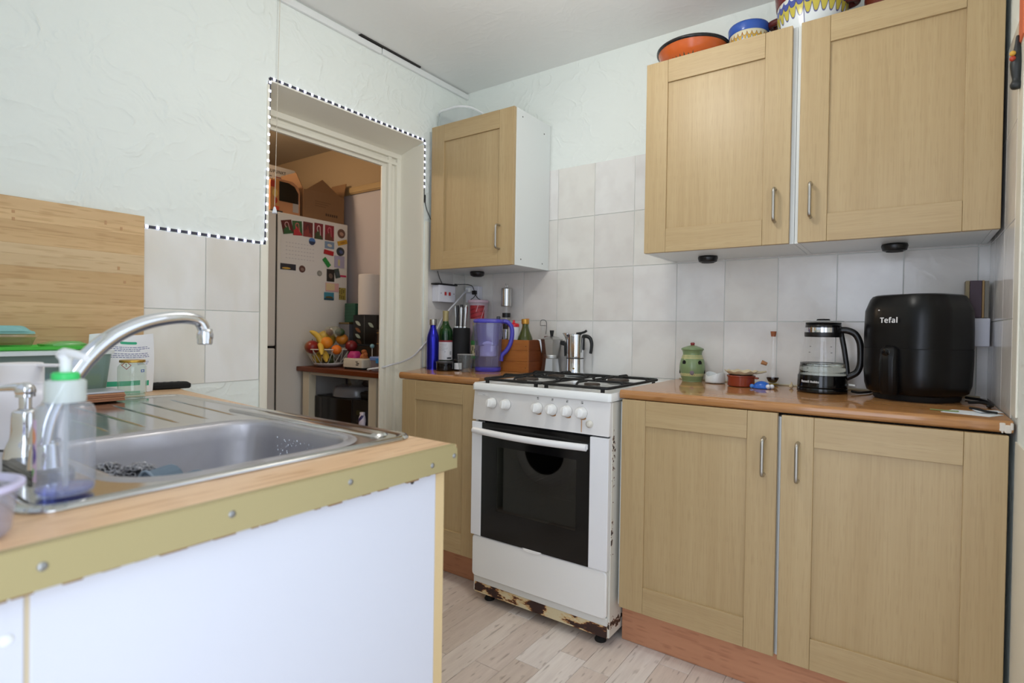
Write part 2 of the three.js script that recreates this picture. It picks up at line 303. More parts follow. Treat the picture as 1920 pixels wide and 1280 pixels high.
// tile edge strips beside the doorway, conduit along the ceiling
struct('trim_2', [bx(0, 0.012, 0.89, 1.632, 0.300, 0.318, 0.002), bx(0, 0.009, 0.70, 1.398, 1.176, 1.202, 0.002)], M.trimPaint);
struct('trim_3', [bx(0, 0.014, 2.352, 2.380, 0.0, 0.62, 0.003), bx(0, 0.014, 2.350, 2.378, 0.625, 2.4, 0.003)], M.white);
struct('trim_4', bx(0, 0.02, 2.381, 2.388, 0.38, 0.75, 0), M.dark);
// globe lamp of the kitchen hanging from a short rod
{
  const t = thing('globe_lamp', 'white glass globe lamp hanging below the kitchen ceiling', 'ceiling light', [LAMP_AT[0], 0, LAMP_AT[2]]);
  part(t, 'rose', cyl(0.05, 0.045, 0.025, 0, 2.3625, 0, 32), M.white); part(t, 'rod', cyl(0.008, 0.008, 0.11, 0, 2.255, 0, 14), M.white);
  part(t, 'globe', sph(0.09, 0, LAMP_AT[1], 0, 32), S(0xffffff, 0.3, 0, { emissive: 0xfff6ea, emissiveIntensity: 3 }));
}
// ---------------------------------------------------------------- fitted cabinets
const HANDLE = bend([[0, 0, 0], [0, 0, 0.03], [0, -0.107, 0.03], [0, -0.107, 0]], 0.0055, 10, 0.014);
// door: stiles and rails round a recessed panel; lower left back corner at pos
function door(parent, w, h, pos, hx, hy) {
  const d = sub(parent, 'door', pos), s = 0.084, t = 0.019;
  part(d, 'stile', bx(0, s - 0.0004, 0, h, 0, t, 0.0018), M.oak); part(d, 'stile', bx(w - s + 0.0004, w, 0, h, 0, t, 0.0018), M.oak);
  part(d, 'rail', bx(s, w - s, 0, s + 0.004, 0, t, 0.0012, 'x'), M.oak); part(d, 'rail', bx(s, w - s, h - s, h, 0, t, 0.0012, 'x'), M.oak);
  part(d, 'panel', bx(s - 0.004, w - s + 0.004, s, h - s + 0.004, 0.003, t - 0.008, 0), M.oak);
  if (hx !== undefined) { const m = part(d, 'handle', HANDLE.clone(), M.satin, 'satin steel bow handle'); m.position.set(hx, hy, t); }
  return d;
}
function carcass(t, w, h, d, mat = M.melamine) {
  part(t, 'side_panel', bx(0, 0.016, 0, h, 0, d), mat); part(t, 'side_panel', bx(w - 0.016, w, 0, h, 0, d), mat);
  part(t, 'bottom_panel', bx(0.016, w - 0.016, 0.001, 0.017, 0, d - 0.001), mat); part(t, 'top_panel', bx(0.016, w - 0.016, h - 0.017, h - 0.001, 0, d - 0.001), mat);
  part(t, 'back_panel', bx(0.016, w - 0.016, 0.017, h - 0.017, 0, 0.006, 0), mat);
}
{
  const y0 = 1.388, H = 0.721;
  let t = thing('wall_cabinet', 'oak fronted wall cabinet right of the hob with its handle at the lower right', 'cabinet', [1.181, y0, 0.0075], 0, 'oak wall cabinets');
  carcass(t, 0.519, H, 0.302); door(t, 0.506, H, [0, 0, 0.303], 0.462, 0.184);
  t = thing('wall_cabinet', 'oak fronted wall cabinet next to the right wall with handle at its lower left', 'cabinet', [1.701, y0, 0.0075], 0, 'oak wall cabinets');
  carcass(t, 0.519, H, 0.302); door(t, 0.507, H, [0.012, 0, 0.303], 0.037, 0.188);
  t = thing('wall_cabinet', 'small oak fronted wall cabinet with white side panel in the corner beside the doorway', 'cabinet', [0.043, 1.383, 0.0075], 0, 'oak wall cabinets');
  carcass(t, 0.509, 0.716, 0.29); door(t, 0.509, 0.716, [-0.002, 0, 0.291], 0.434, 0.184);
  const caps = []; for (const [z, y] of [[0.06, 0.66], [0.245, 0.685], [0.06, 0.028], [0.245, 0.03]]) caps.push(tr(rot(cyl(0.0035, 0.003, 0.002, 0, 0, 0, 12), 0, 0, -Math.PI / 2), 0.508, y, z));
  for (const c of caps) part(t, 'screw_cap', c, M.dark);
  // under-cabinet puck lights
  const puck = (x, y, z, where) => {
    const q = thing('puck_light', `black round puck light stuck under the ${where}`, 'light', [x, y, z], 0, 'puck lights under the wall cabinets');
    part(q, 'body', lathe([[0, 0], [0.036, 0], [0.038, -0.006], [0.034, -0.020], [0.028, -0.023], [0, -0.023]].reverse(), 32), M.black); part(q, 'lens', cyl(0.024, 0.024, 0.002, 0, -0.0248, 0, 24), M.dark);
  };
  puck(1.365, 1.388, 0.125, 'left one of the two big wall cabinets'); puck(1.975, 1.388, 0.14, 'wall cabinet next to the right wall'); puck(0.195, 1.383, 0.13, 'small corner wall cabinet');
}
function base(label, x0, w, dx, dw, handleX, yTop) {
  const t = thing('base_cabinet', label, 'cabinet', [x0, 0, 0.01], 0, 'oak base cabinets');
  const c = sub(t, 'carcass', [0, 0.142, 0]); carcass(c, w, 0.703, 0.575);
  door(t, dw, 0.713, [dx, yTop - 0.713, 0.576], handleX, 0.637); return t;
}
base('oak base cabinet just right of the white cooker, handle at its right', 1.213, 0.5, 0.012, 0.487, 0.452, 0.856);
base('oak base cabinet next to the right wall under the black fryer, handle at its left', 1.7135, 0.5, 0.0085, 0.495, 0.045, 0.852);
{ const t = base('narrow oak base cabinet left of the white cooker, half hidden by the sink counter', 0.150, 0.445, 0.003, 0.443, undefined, 0.856); }
single('plinth', 'reddish brown wooden plinth under the two right base cabinets', 'plinth', bx(1.2105, 2.2, 0.001, 0.138, 0.525, 0.542, 0.001, 'x'), M.plinth, 'plinth boards');
single('plinth', 'reddish brown wooden plinth under the narrow cabinet left of the cooker', 'plinth', bx(0.15, 0.594, 0.001, 0.138, 0.498, 0.514, 0.001, 'x'), M.plinth, 'plinth boards');
// worktops with a rolled front edge
const WY = 0.887;
function worktop(name, label, x0, x1) {
  const r = 0.012, th = 0.030, pr = [[0.008, WY - th], [0.588, WY - th]];
  for (let k = 0; k <= 5; k++) { const a = -Math.PI / 2 + k / 5 * Math.PI / 2; pr.push([0.602 - r + r * Math.cos(a), WY - th + r + r * Math.sin(a)]); }
  for (let k = 0; k <= 5; k++) { const a = k / 5 * Math.PI / 2; pr.push([0.602 - r + r * Math.cos(a), WY - r + r * Math.sin(a)]); }
  pr.push([0.008, WY]);
  const g = extrude(pr, x1 - x0); g.rotateY(-Math.PI / 2); g.translate(x1, 0, 0);   // z -> -x, x -> z
  const t = thing(name, label, 'worktop'); // the left piece is scribed round the wall: behind the doorway jamb it reaches the wall
  if (x0 < 0.2) { const w = [[0.002, 0.008], [x0 + 0.001, 0.008], [x0 + 0.001, 0.590], [0.09, 0.48], [0.055, 0.40], [0.002, 0.325]], e = extrude(w.map(([x, z]) => [x, -z]), th); e.rotateX(-Math.PI / 2); e.translate(0, WY - th, 0); part(t, 'board', uvm(e, 'x'), M.worktop); }
  part(t, 'board', uvm(toCreasedNormals(g, 0.5), 'x'), M.worktop); return t;
}
const wr = worktop('worktop', 'long glossy brown wood effect worktop right of the cooker', 1.214, XR - 0.007);
worktop('worktop', 'short glossy brown wood effect worktop left of the cooker in the corner', 0.128, 0.594);
part(wr, 'chipped_corner', [bx(2.199, 2.211, WY - 0.026, WY - 0.005, 0.597, 0.6032, 0.003), bx(2.208, 2.222, WY - 0.030, WY - 0.009, 0.595, 0.6040, 0.004), bx(2.203, 2.207, WY - 0.030, WY - 0.022, 0.598, 0.6028, 0.002), bx(2.219, 2.2255, WY - 0.022, WY - 0.004, 0.594, 0.6036, 0.003)], S(0xd8d0c4, 0.9), 'chipped white core at the worktop corner');
part(wr, 'sealant', bx(1.22, XR - 0.02, WY, WY + 0.006, 0.0075, 0.013, 0.002), S(0xcfc6a8, 0.5), 'yellowed sealant line');

// ---------------------------------------------------------------- gas cooker
{
  const X0 = 0.606, X1 = 1.204, W = X1 - X0, c = thing('gas_cooker', 'white freestanding gas cooker with rusty base and black oven glass', 'cooker', [X0, 0, 0]);
  const enamel = S(0xf2f2ef, 0.28), enamelDoor = S(0xeff0f2, 0.22);
  const rustAt = (thr, base, sc) => tex(1024, 256, (u, v) => {
    const a = fbm(u * 12, v * 3.0, 12, 3, 5, 91), b = fbm(u * 5, v * 1.5, 5, 2, 3, 95), e = fbm(u * 60, v * 15, 60, 15, 3, 97);
    const m = a * 0.55 + b * 0.35 + e * 0.22 + sc(u, v); let q = base;
    if (m > thr - 0.10) q = mix(q, [206, 160, 96], (m - thr + 0.10) * 7); if (m > thr) q = mix([150, 88, 46], [58, 36, 30], (m - thr) * 14); return q;
  }, 0.62, 0.06);
  const rustFront = rustAt(0.64, [222, 208, 170], (u, v) => 0.26 * Math.exp(-Math.pow((u - 0.04) / 0.05, 2)) + 0.2 * Math.exp(-Math.pow((u - 0.50) / 0.09, 2)) + 0.26 * Math.exp(-Math.pow((u - 0.92) / 0.11, 2)) + 0.10 * (0.5 - v));
  const sideTex = tex(512, 1024, (u, v) => {   // u = depth from the back (0.62 m), v = height (0.85 m)
    const e = fbm(u * 60, v * 90, 60, 90, 4, 101), n = fbm(u * 14, v * 20, 14, 20, 3, 103), edge = Math.exp(-Math.pow((u - 0.985) / 0.035, 2)), low = Math.exp(-Math.pow((v - 0.085) / 0.035, 2)) * (u > 0.75 ? 1 : 0.6);
    const m = e * 0.6 + n * 0.4; const q = [222, 219, 208]; const thr = 0.86 - 0.26 * edge * (v > 0.3 && v < 0.9 ? 1 : 0.4) - 0.34 * low;
    return m > thr ? mix([130, 84, 56], [52, 40, 36], (m - thr) * 14) : q;
  }, 0.63, 0.85);
  // body: side panels, back, floor of the cavity
  const sideMat = S(0xffffff, 0.4, 0, { map: sideTex });
  part(c, 'side_panel', uvm(bx(W - 0.012, W, 0.036, 0.845, 0.03, 0.632, 0.003), 'y', [0, 0]), sideMat, 'cream painted side with chipped paint');
  part(c, 'side_panel', bx(0, 0.012, 0.036, 0.845, 0.03, 0.632, 0.003), enamel);
  part(c, 'back_panel', bx(0.012, W - 0.012, 0.05, 0.84, 0.03, 0.04), enamel);
  // oven cavity
  const cav = S(0x3a3a3b, 0.4, 0.3), oven = sub(c, 'oven_cavity');
  part(oven, 'liner', [bx(0.06, 0.07, 0.29, 0.70, 0.06, 0.60, 0), bx(W - 0.07, W - 0.06, 0.29, 0.70, 0.06, 0.60, 0), bx(0.07, W - 0.07, 0.28, 0.29, 0.06, 0.60, 0), bx(0.07, W - 0.07, 0.70, 0.71, 0.06, 0.60, 0), bx(0.07, W - 0.07, 0.29, 0.70, 0.05, 0.06, 0)], cav);
  const wires = []; for (let k = 0; k < 13; k++) wires.push(bend([[0.09 + k * 0.035, 0.46, 0.08], [0.09 + k * 0.035, 0.46, 0.58]], 0.002, 5)); wires.push(bend([[0.075, 0.46, 0.58], [W - 0.075, 0.46, 0.58]], 0.003, 6));
  part(oven, 'rack', wires, M.steel);
  part(c, 'front_frame', [bx(0.012, 0.06, 0.27, 0.73, 0.6, 0.63), bx(W - 0.06, W - 0.012, 0.27, 0.73, 0.6, 0.63), bx(0.06, W - 0.06, 0.71, 0.73, 0.6, 0.63), bx(0.06, W - 0.06, 0.265, 0.285, 0.6, 0.63)], M.blackMatt);
  // hob plate with raised rim
  part(c, 'hob', [loft([[W / 2 + 0.002, 0.314, 0.012, 0.848], [W / 2 + 0.003, 0.315, 0.014, 0.853], [W / 2 + 0.003, 0.315, 0.014, 0.868], [W / 2 - 0.002, 0.310, 0.012, 0.876], [W / 2 - 0.010, 0.302, 0.012, 0.876], [W / 2 - 0.018, 0.294, 0.02, 0.871]].map((r) => [...r, W / 2, 0.342]), { capA: true, capB: true, crease: 0.9 })], S(0xeef0ee, 0.18), 'white enamel hob plate');
  // control panel: slightly sloping fascia
  const fas = extrude([[0.600, 0.730], [0.655, 0.730], [0.655, 0.740], [0.645, 0.846], [0.600, 0.846]], W - 0.004, { bevel: 0.003 }); fas.rotateY(-Math.PI / 2); fas.translate(W - 0.002, 0, 0);
  part(c, 'control_panel', uvm(toCreasedNormals(fas, 0.5), 'x'), S(0xe4e2df, 0.3));
  const slope = Math.atan2(0.010, 0.106);
  const zAt = (y) => 0.655 - 0.010 * (y - 0.740) / 0.106;
  [[0.7033], [0.7699], [0.9128], [0.9745], [1.0363], [1.0959]].forEach(([x], i) => {
    const y = 0.801, k = part(c, 'knob', [rot(lathe([[0, 0], [0.021, 0], [0.021, 0.006], [0.018, 0.008], [0.017, 0.024], [0.014, 0.028], [0, 0.029]], 28), Math.PI / 2), bx(-0.0025, 0.0025, -0.015, 0.015, 0.026, 0.033, 0.002)], S(0xf2f2ef, 0.3), i < 2 ? 'white oven knob' : 'white burner knob');
    k.position.set(x - X0, y, zAt(y)); k.rotation.x = -slope; k.rotation.order = 'XYZ';
    if (i > 1) {   // small printed burner sign: four squares, one filled
      const s = part(c, 'burner_sign', new THREE.PlaneGeometry(0.011, 0.014), S(0xffffff, 0.5, 0, { map: cv(48, 64, (g, w, h) => { g.fillStyle = '#e4e2df'; g.fillRect(0, 0, w, h); g.strokeStyle = '#222'; g.lineWidth = 3; for (let q = 0; q < 4; q++) { const px = 8 + (q % 2) * 18, py = 8 + (q >> 1) * 22; g.strokeRect(px, py, 12, 14); if (q === i - 2) { g.fillStyle = '#222'; g.fillRect(px, py, 12, 14); } } }) }));
      s.position.set(x - X0 - 0.002, 0.835, zAt(0.835) + 0.0006); s.rotation.x = -slope;
      const rust = part(c, 'rust_stain', new THREE.CircleGeometry(0.013, 20), S(0xa97f58, 0.8)); rust.scale.set(1, 0.45, 1); rust.position.set(x - X0 + 0.004, 0.783, zAt(0.783) + 0.0005); rust.rotation.x = -slope;
    }
  });
  part(c, 'rust_streak', [bx(1.0955 - X0, 1.0985 - X0, 0.735, 0.778, 0.6535, 0.6555, 0)], S(0xcaa27c, 0.7), 'thin rust run below the last knob');
  { const b = part(c, 'ignition_button', [rot(lathe([[0, 0], [0.0135, 0], [0.0135, 0.004], [0.009, 0.005], [0.009, 0.010], [0.006, 0.012], [0, 0.012]], 24), Math.PI / 2)], S(0xdcd8cc, 0.35)); b.position.set(1.1276 - X0, 0.766, zAt(0.766)); }
  part(c, 'maker_lettering', tr(new THREE.PlaneGeometry(0.055, 0.012), 0.655 - X0, 0.832, zAt(0.832) + 0.0006), S(0xffffff, 0.5, 0, { map: cv(256, 56, (g, w, h) => { g.fillStyle = '#e4e2df'; g.fillRect(0, 0, w, h); g.fillStyle = '#9a98a0'; g.font = '22px sans-serif'; g.fillText('— ··—·——· —', 12, 24); g.fillRect(110, 40, 60, 6); }) }), 'worn faint grey print');
  // oven door
  const od = sub(c, 'oven_door', [0, 0, 0.634]);
  part(od, 'white_strip', bx(0.0, 0.050, 0.272, 0.722, 0, 0.022, 0.002), enamelDoor); part(od, 'white_strip', bx(W - 0.073, W - 0.002, 0.272, 0.724, 0, 0.022, 0.002), enamelDoor);
  const gx0 = 0.051, gx1 = W - 0.074, wx0 = 0.125, wx1 = W - 0.125, wy0 = 0.385, wy1 = 0.635;
  part(od, 'black_glass', extrude([[gx0, 0.272], [gx1, 0.272], [gx1, 0.722], [gx0, 0.722]], 0.006, { holes: [[[wx0, wy0], [wx0, wy1], [wx1, wy1], [wx1, wy0]]] }).translate(0, 0, 0.015), M.blackGloss, 'black glossy door glass');
  part(od, 'window', bx(wx0, wx1, wy0, wy1, 0.016, 0.0205, 0), Ph({ color: 0x8c9088, roughness: 0.03, transmission: 1, thickness: 0, ior: 1.7 }), 'tinted see-through oven window');
  part(od, 'handle', [sweep(Array.from({ length: 25 }, (_, k) => { const t = k / 24; return V(0.016 + t * (W - 0.098), 0.689 - 0.004 * t, 0.030 + 0.026 * Math.sin(Math.PI * t)); }), 0.0125, 14), bx(0.014, 0.034, 0.680, 0.700, 0.018, 0.034, 0.004), bx(W - 0.1, W - 0.08, 0.676, 0.696, 0.018, 0.034, 0.004)], S(0xf1f1f1, 0.25), 'white curved bar handle');
  // storage drawer
  const dr = loft([[0.292, 0.08, 0.014, 0], [0.294, 0.082, 0.016, 0.003], [0.294, 0.082, 0.016, 0.016], [0.290, 0.078, 0.014, 0.020]], { capA: true, capB: true }); dr.rotateX(Math.PI / 2); dr.translate(W / 2, 0.188, 0.632);
  const drw = part(c, 'drawer', uvm(dr, 'x'), S(0xf2f2ef, 0.3));
  part(drw, 'pull', extrude([[0, 0], [0.085, 0], [0.075, -0.010], [0.06, -0.013], [0.025, -0.013], [0.01, -0.010]], 0.01, { bevel: 0.002 }).translate(0.25, 0.274, 0.646), S(0xf4f4f2, 0.3));
  part(c, 'lower_strip', bx(0.006, W - 0.006, 0.078, 0.107, 0.60, 0.640, 0.003), S(0xe2e3de, 0.35));
  part(c, 'rusty_base', uvm(bx(0.006, W - 0.008, 0.034, 0.082, 0.40, 0.634, 0.002), 'y', [0, 0.02]), S(0xffffff, 0.7, 0, { map: rustFront }), 'cream painted base eaten by brown rust');
  for (const [x, z] of [[0.055, 0.595], [W - 0.05, 0.595], [0.055, 0.1], [W - 0.05, 0.1]]) part(c, 'foot', lathe([[0, 0], [0.02, 0], [0.021, 0.004], [0.017, 0.012], [0.012, 0.036], [0, 0.036]], 20).translate(x, 0.0005, z), M.rubber);
  // burners and pan supports
  const HY = 0.871;
  for (const [x, z, r] of [[0.145, 0.48, 0.046], [0.445, 0.49, 0.030], [0.15, 0.258, 0.038], [0.445, 0.258, 0.044]]) {
    const b = sub(c, 'burner', [x, HY, z]);
    part(b, 'well', lathe([[r * 1.75, 0.0005], [r * 1.7, 0.002], [r * 1.3, 0.0015], [r * 1.1, 0.001]], 32), S(0xe0e2e0, 0.15)); part(b, 'crown', lathe([[r * 0.8, 0], [r, 0.004], [r, 0.012], [r * 0.9, 0.014]], 32), M.alu);
    part(b, 'cap', lathe([[0, 0.013], [r * 0.98, 0.013], [r * 1.02, 0.016], [r * 0.95, 0.020], [r * 0.4, 0.021], [0, 0.021]], 32), S(0x4a4038, 0.6, 0.3), 'worn brown burner cap');
  }
  for (const [a, e] of [[0.026, 0.296], [0.302, 0.572]]) {
    const gy = HY + 0.030, p = sub(c, 'pan_support'), m = (a + e) / 2, z0 = 0.145, z1 = 0.618;
    const bar = (pts) => bend(pts, 0.0045, 6, 0.012);
    const ring = [[a, z0], [e, z0], [e, z1], [a, z1]];
    part(p, 'frame', [flat(tube([[a + 0.02, gy - 0.012, z0], [e - 0.02, gy - 0.012, z0], [e, gy - 0.012, z0 + 0.02], [e, gy - 0.012, z1 - 0.02], [e - 0.02, gy - 0.012, z1], [a + 0.02, gy - 0.012, z1], [a, gy - 0.012, z1 - 0.02], [a, gy - 0.012, z0 + 0.02]], 0.0055, 96, 6, true, 0.15)), ...[[a + 0.02, z0], [e - 0.02, z0], [e - 0.02, z1], [a + 0.02, z1]].map(([x, z]) => bx(x - 0.006, x + 0.006, HY, gy - 0.012, z - 0.006, z + 0.006, 0.002))], M.iron);
    part(p, 'crossbar', bar([[a, gy - 0.012, (z0 + z1) / 2], [e, gy - 0.012, (z0 + z1) / 2]]), M.iron);
    for (const zc of [0.258, 0.487]) for (const [dx, dz] of [[1, 0], [-1, 0], [0, 1], [0, -1]]) {
      const L = dx ? (e - a) / 2 : 0.113, x0 = m + dx * L, zz = zc + dz * L;
      part(p, 'finger', bar([[x0, gy - 0.012, zz], [x0 - dx * 0.012, gy, zz - dz * 0.012], [x0 - dx * (L - 0.03), gy, zz - dz * (L - 0.03)]]), M.iron);
    }
  }
}
// ---------------------------------------------------------------- sink counter
const SY = 0.878;
{
  const sx0 = 0.262, sx1 = 1.25, sz0 = 1.605, sz1 = 2.19, bcx = 1.025, bcz = 1.885, bhx = 0.178, bhz = 0.182;
  const hole = ringPts(bhx + 0.004, bhz + 0.004, 0.075, 8).map(([x, z]) => [x + bcx, z + bcz]);
  const t = thing('sink_worktop', 'pale wood effect worktop around the steel sink with a gold metal edge strip', 'worktop');
  const g = extrude([[0.001, 1.497], [0.12, 1.524], [0.687, 1.584], [1.199, 1.601], [1.349, 1.604], [1.349, 2.445], [0.001, 2.445]], 0.038, { holes: [hole] }); g.rotateX(Math.PI / 2); g.translate(0, SY, 0);
  part(t, 'board', uvm(g, 'z'), M.beech);
  const es = extrude([[-1.604, SY - 0.042], [-1.604, SY - 0.008], [-1.610, SY + 0.0005], [-2.445, SY + 0.0005], [-2.445, SY - 0.042], [-1.612, SY - 0.042]], 0.0025, { bevel: 0.0006 }); es.rotateY(Math.PI / 2); es.translate(1.3495, 0, 0);
  const strip = part(t, 'edge_strip', [uvm(es, 'z'), bx(1.341, 1.3525, SY + 0.0002, SY + 0.0015, 1.608, 2.445, 0.0005)], M.gold, 'gold anodised edge strip');
  for (const [z, y] of [[2.1995, 0.858], [2.018, 0.860], [1.842, 0.861], [1.669, 0.852], [1.6125, 0.859]]) part(strip, 'screw', tr(rot(lathe([[0, 0.002], [0.0025, 0.0018], [0.0042, 0.0006], [0.0045, 0]], 16), 0, 0, -Math.PI / 2), 1.3521, y, z), M.screw);
  const chips = []; for (let k = 0; k < 26; k++) { const z = 1.63 + k * 0.031 + rr(0, 0.01); chips.push(bx(1.343, 1.3505, SY - 0.0425 - rr(0.0, 0.0026), SY - 0.040, z + rr(0, 0.012), z + rr(0.014, 0.036), 0.0008)); }
  part(t, 'raw_underside', chips, S(0x8a6848, 0.9), 'rough chipped brown board below the strip');

  const s = thing('kitchen_sink', 'stainless steel sink with a single bowl and a ribbed drainer', 'sink');
  const deckShape = extrude(ringPts((sx1 - sx0) / 2 - 0.006, (sz1 - sz0) / 2 - 0.006, 0.035).map(([x, z]) => [x + (sx0 + sx1) / 2, z + (sz0 + sz1) / 2]), 0.002, { holes: [hole] }); deckShape.rotateX(Math.PI / 2); deckShape.translate(0, SY + 0.0042, 0);
  const ST = S(0xc4c4c2, 0.22, 1, { roughnessMap: T.rough });
  part(s, 'deck', uvm(deckShape, 'x'), ST);
  const R = (i, y) => [(sx1 - sx0) / 2 - i, (sz1 - sz0) / 2 - i, 0.04 - i * 0.5, y, (sx0 + sx1) / 2, (sz0 + sz1) / 2];
  part(s, 'rim', uvm(loft([R(0, SY + 0.0004), R(-0.0005, SY + 0.003), R(0.002, SY + 0.0065), R(0.006, SY + 0.0078), R(0.012, SY + 0.0070), R(0.018, SY + 0.0044), R(0.020, SY + 0.0038)], { crease: 1.2 }), 'x'), ST);
  const B = (i, y, r = 0.075) => [bhx - i, bhz - i, r, y, bcx, bcz];
  part(s, 'bowl', uvm(loft([B(-0.026, SY + 0.0038, 0.10), B(-0.018, SY + 0.0068, 0.095), B(-0.010, SY + 0.0068, 0.088), B(-0.003, SY + 0.003, 0.08), B(0.0, SY - 0.004), B(0.003, SY - 0.03), B(0.010, SY - 0.12), B(0.016, SY - 0.138), B(0.03, SY - 0.148, 0.06), B(0.06, SY - 0.152, 0.05), B(0.14, SY - 0.156, 0.02)], { capB: true, crease: 1.2, n: 12 }), 'y'), S(0xb8b6ba, 0.85, 1, { roughnessMap: T.rough }));
  part(s, 'drain', [lathe([[0.044, 0.004], [0.04, 0.006], [0.034, 0.004], [0.03, 0.0], [0, 0.0]], 28).translate(bcx, SY - 0.1555, bcz)], M.chrome);
  for (const [xa, za, xb, zb] of [[0.335, 1.668, 0.795, 1.700], [0.325, 1.740, 0.795, 1.762], [0.32, 1.81, 0.80, 1.825], [0.32, 1.88, 0.80, 1.888], [0.32, 1.95, 0.80, 1.951], [0.32, 2.02, 0.80, 2.014]])
    part(s, 'drainer_rib', sweep(Array.from({ length: 9 }, (_, k) => V(xa + (xb - xa) * k / 8, SY + 0.0018, za + (zb - za) * k / 8)), (q) => 0.0048 * Math.sqrt(Math.max(0.05, 1 - Math.pow(2 * q - 1, 8))), 10), ST);
  part(s, 'ledge', uvm(loft([[0.27, 0.020, 0.014, SY + 0.0042, 0.935, 1.650], [0.267, 0.017, 0.013, SY + 0.0085, 0.935, 1.650], [0.262, 0.012, 0.010, SY + 0.0092, 0.935, 1.650]], { capB: true, crease: 1 }), 'x'), ST);
  // water drops clinging to the far bowl wall
  const drops = []; for (let k = 0; k < 240; k++) { const x = bcx + (rnd() * 1.5 - 0.45) * bhx, y = SY - 0.02 - rnd() * 0.11; if (x > bcx + bhx - 0.06) continue; const r = rr(0.0007, 0.0022); const d = flat(new THREE.SphereGeometry(r, 6, 4)); d.scale(1, 1.2, 0.6); drops.push(d.translate(x, y, bcz - bhz + 0.003 + (SY - y) * 0.085)); }
  const dm = single('water_drops', 'water drops clinging to the far wall of the sink bowl', 'water', drops, S(0xe6eaf2, 0.05, 0.6)); dm.userData.kind = 'stuff';

  // mixer tap
  const tp = thing('mixer_tap', 'chrome kitchen mixer tap with a long curved swan neck spout', 'tap');
  const y0 = SY + 0.005;
  part(tp, 'base_plate', loft([[0.088, 0.024, 0.024, y0, 1.012, 2.118], [0.088, 0.024, 0.024, y0 + 0.007, 1.012, 2.118], [0.082, 0.019, 0.019, y0 + 0.011, 1.012, 2.118]], { capB: true }), S(0x6e7076, 0.2, 1));
  part(tp, 'body', [cyl(0.021, 0.017, 0.03, 1.066, y0 + 0.01, 2.122, 32), lathe([[0.0175, 0], [0.0165, 0.004], [0.0155, 0.004], [0.0155, 0.007]], 32).translate(1.066, y0 + 0.04, 2.122)], M.chrome);
  part(tp, 'collar', cyl(0.0163, 0.0163, 0.004, 1.066, y0 + 0.041, 2.122, 28), M.dark);
  const sp = new THREE.CatmullRomCurve3([[1.067, 0.925, 2.127], [1.0664, 0.945, 2.124], [1.0654, 0.967, 2.1177], [1.0633, 0.9975, 2.1025], [1.0597, 1.0368, 2.0768], [1.0554, 1.0665, 2.046], [1.0497, 1.0881, 2.0054], [1.0441, 1.0981, 1.9652], [1.0393, 1.1002, 1.9306], [1.0363, 1.0945, 1.9095], [1.035, 1.082, 1.901]].map((p) => V(...p)));
  part(tp, 'spout', sweep(sp.getPoints(70), (t) => 0.0158 - 0.0062 * Math.min(1, t * 1.15), 24), M.chrome);
  part(tp, 'aerator', lathe([[0, 0], [0.0105, 0], [0.0115, 0.002], [0.0115, 0.009], [0.0125, 0.010], [0.0125, 0.019], [0.0112, 0.0205], [0.0112, 0.026], [0, 0.027]], 32).translate(1.035, 1.0555, 1.8995), M.chrome);
  const hb = sub(tp, 'tap_handle', [0.955, y0 + 0.008, 2.118]);
  part(hb, 'valve', lathe(prof([[0.026, 0], [0.023, 0.014], [0.0175, 0.03], [0.0165, 0.05], [0.015, 0.066], [0.009, 0.07]], 24), 32), M.chrome);
  part(hb, 'stem', cyl(0.0075, 0.0075, 0.026, 0, 0.068, 0, 20), M.chrome);
  part(hb, 'lever', [sph(0.0125, 0, 0.097, 0), cyl(0.012, 0.0105, 0.014, 0, 0.088, 0, 20), sweep([V(-0.004, 0.100, 0), V(-0.02, 0.101, 0.006), V(-0.04, 0.099, 0.014), V(-0.052, 0.097, 0.019)], (t) => 0.0075 - 0.0035 * t, 12)], M.chrome);

  // cabinet below: end panels, board edge, washing machine at the wall side
  const c = thing('sink_base_cabinet', 'white end panel cabinet below the sink worktop', 'cabinet');
  part(c, 'end_panel', bx(1.318, 1.335, 0.002, SY - 0.042, 1.642, 2.2045, 0.0015), M.panel, 'large plain white end panel');
  part(c, 'end_panel', bx(1.318, 1.3345, 0.002, SY - 0.042, 2.2085, 2.44, 0.0015), M.panel, 'narrow white end panel with a plastic cap');
  part(c, 'panel_joint', bx(1.316, 1.3335, 0.002, SY - 0.042, 2.2045, 2.2085, 0), S(0xc8b89a, 0.7));
  part(c, 'screw_cap', tr(rot(lathe([[0, 0.003], [0.004, 0.0026], [0.0055, 0.0008], [0.0058, 0]], 18), 0, 0, -Math.PI / 2), 1.3345, 0.7915, 2.2215), M.white);
  part(c, 'board_edge', uvm(bx(1.3, 1.3345, 0.002, SY - 0.041, 1.619, 1.6415, 0.001), 'y'), S(0xd8bd8c, 0.75, 0, { bumpMap: T.dirt, bumpScale: 0.001 }), 'raw pale chipboard edge');
  part(c, 'screw', tr(rot(lathe([[0, 0.002], [0.004, 0.001], [0.0045, 0]], 14), 0, 0, -Math.PI / 2), 1.335, 0.828, 1.70), M.dark);
  part(c, 'side_panel', bx(0.68, 0.70, 0.002, SY - 0.042, 1.63, 2.44), M.melamine); part(c, 'front_panel', uvm(bx(0.70, 1.298, 0.14, SY - 0.045, 1.619, 1.637, 0.002), 'y'), M.oak); part(c, 'plinth_board', bx(0.70, 1.30, 0.002, 0.138, 1.68, 1.70), M.plinth);
  const wm = thing('washing_machine', 'white front loading washing machine under the sink worktop, seen mirrored in the oven glass', 'washing machine', [0.355, 0.001, 1.62]);
  part(wm, 'body', bx(-0.3, 0.3, 0, 0.83, 0, 0.58, 0.008), M.white);
  const dr = (name, a, b, m) => part(wm, name, rot(lathe(a, 48), -Math.PI / 2).translate(0, 0.40, b), m);
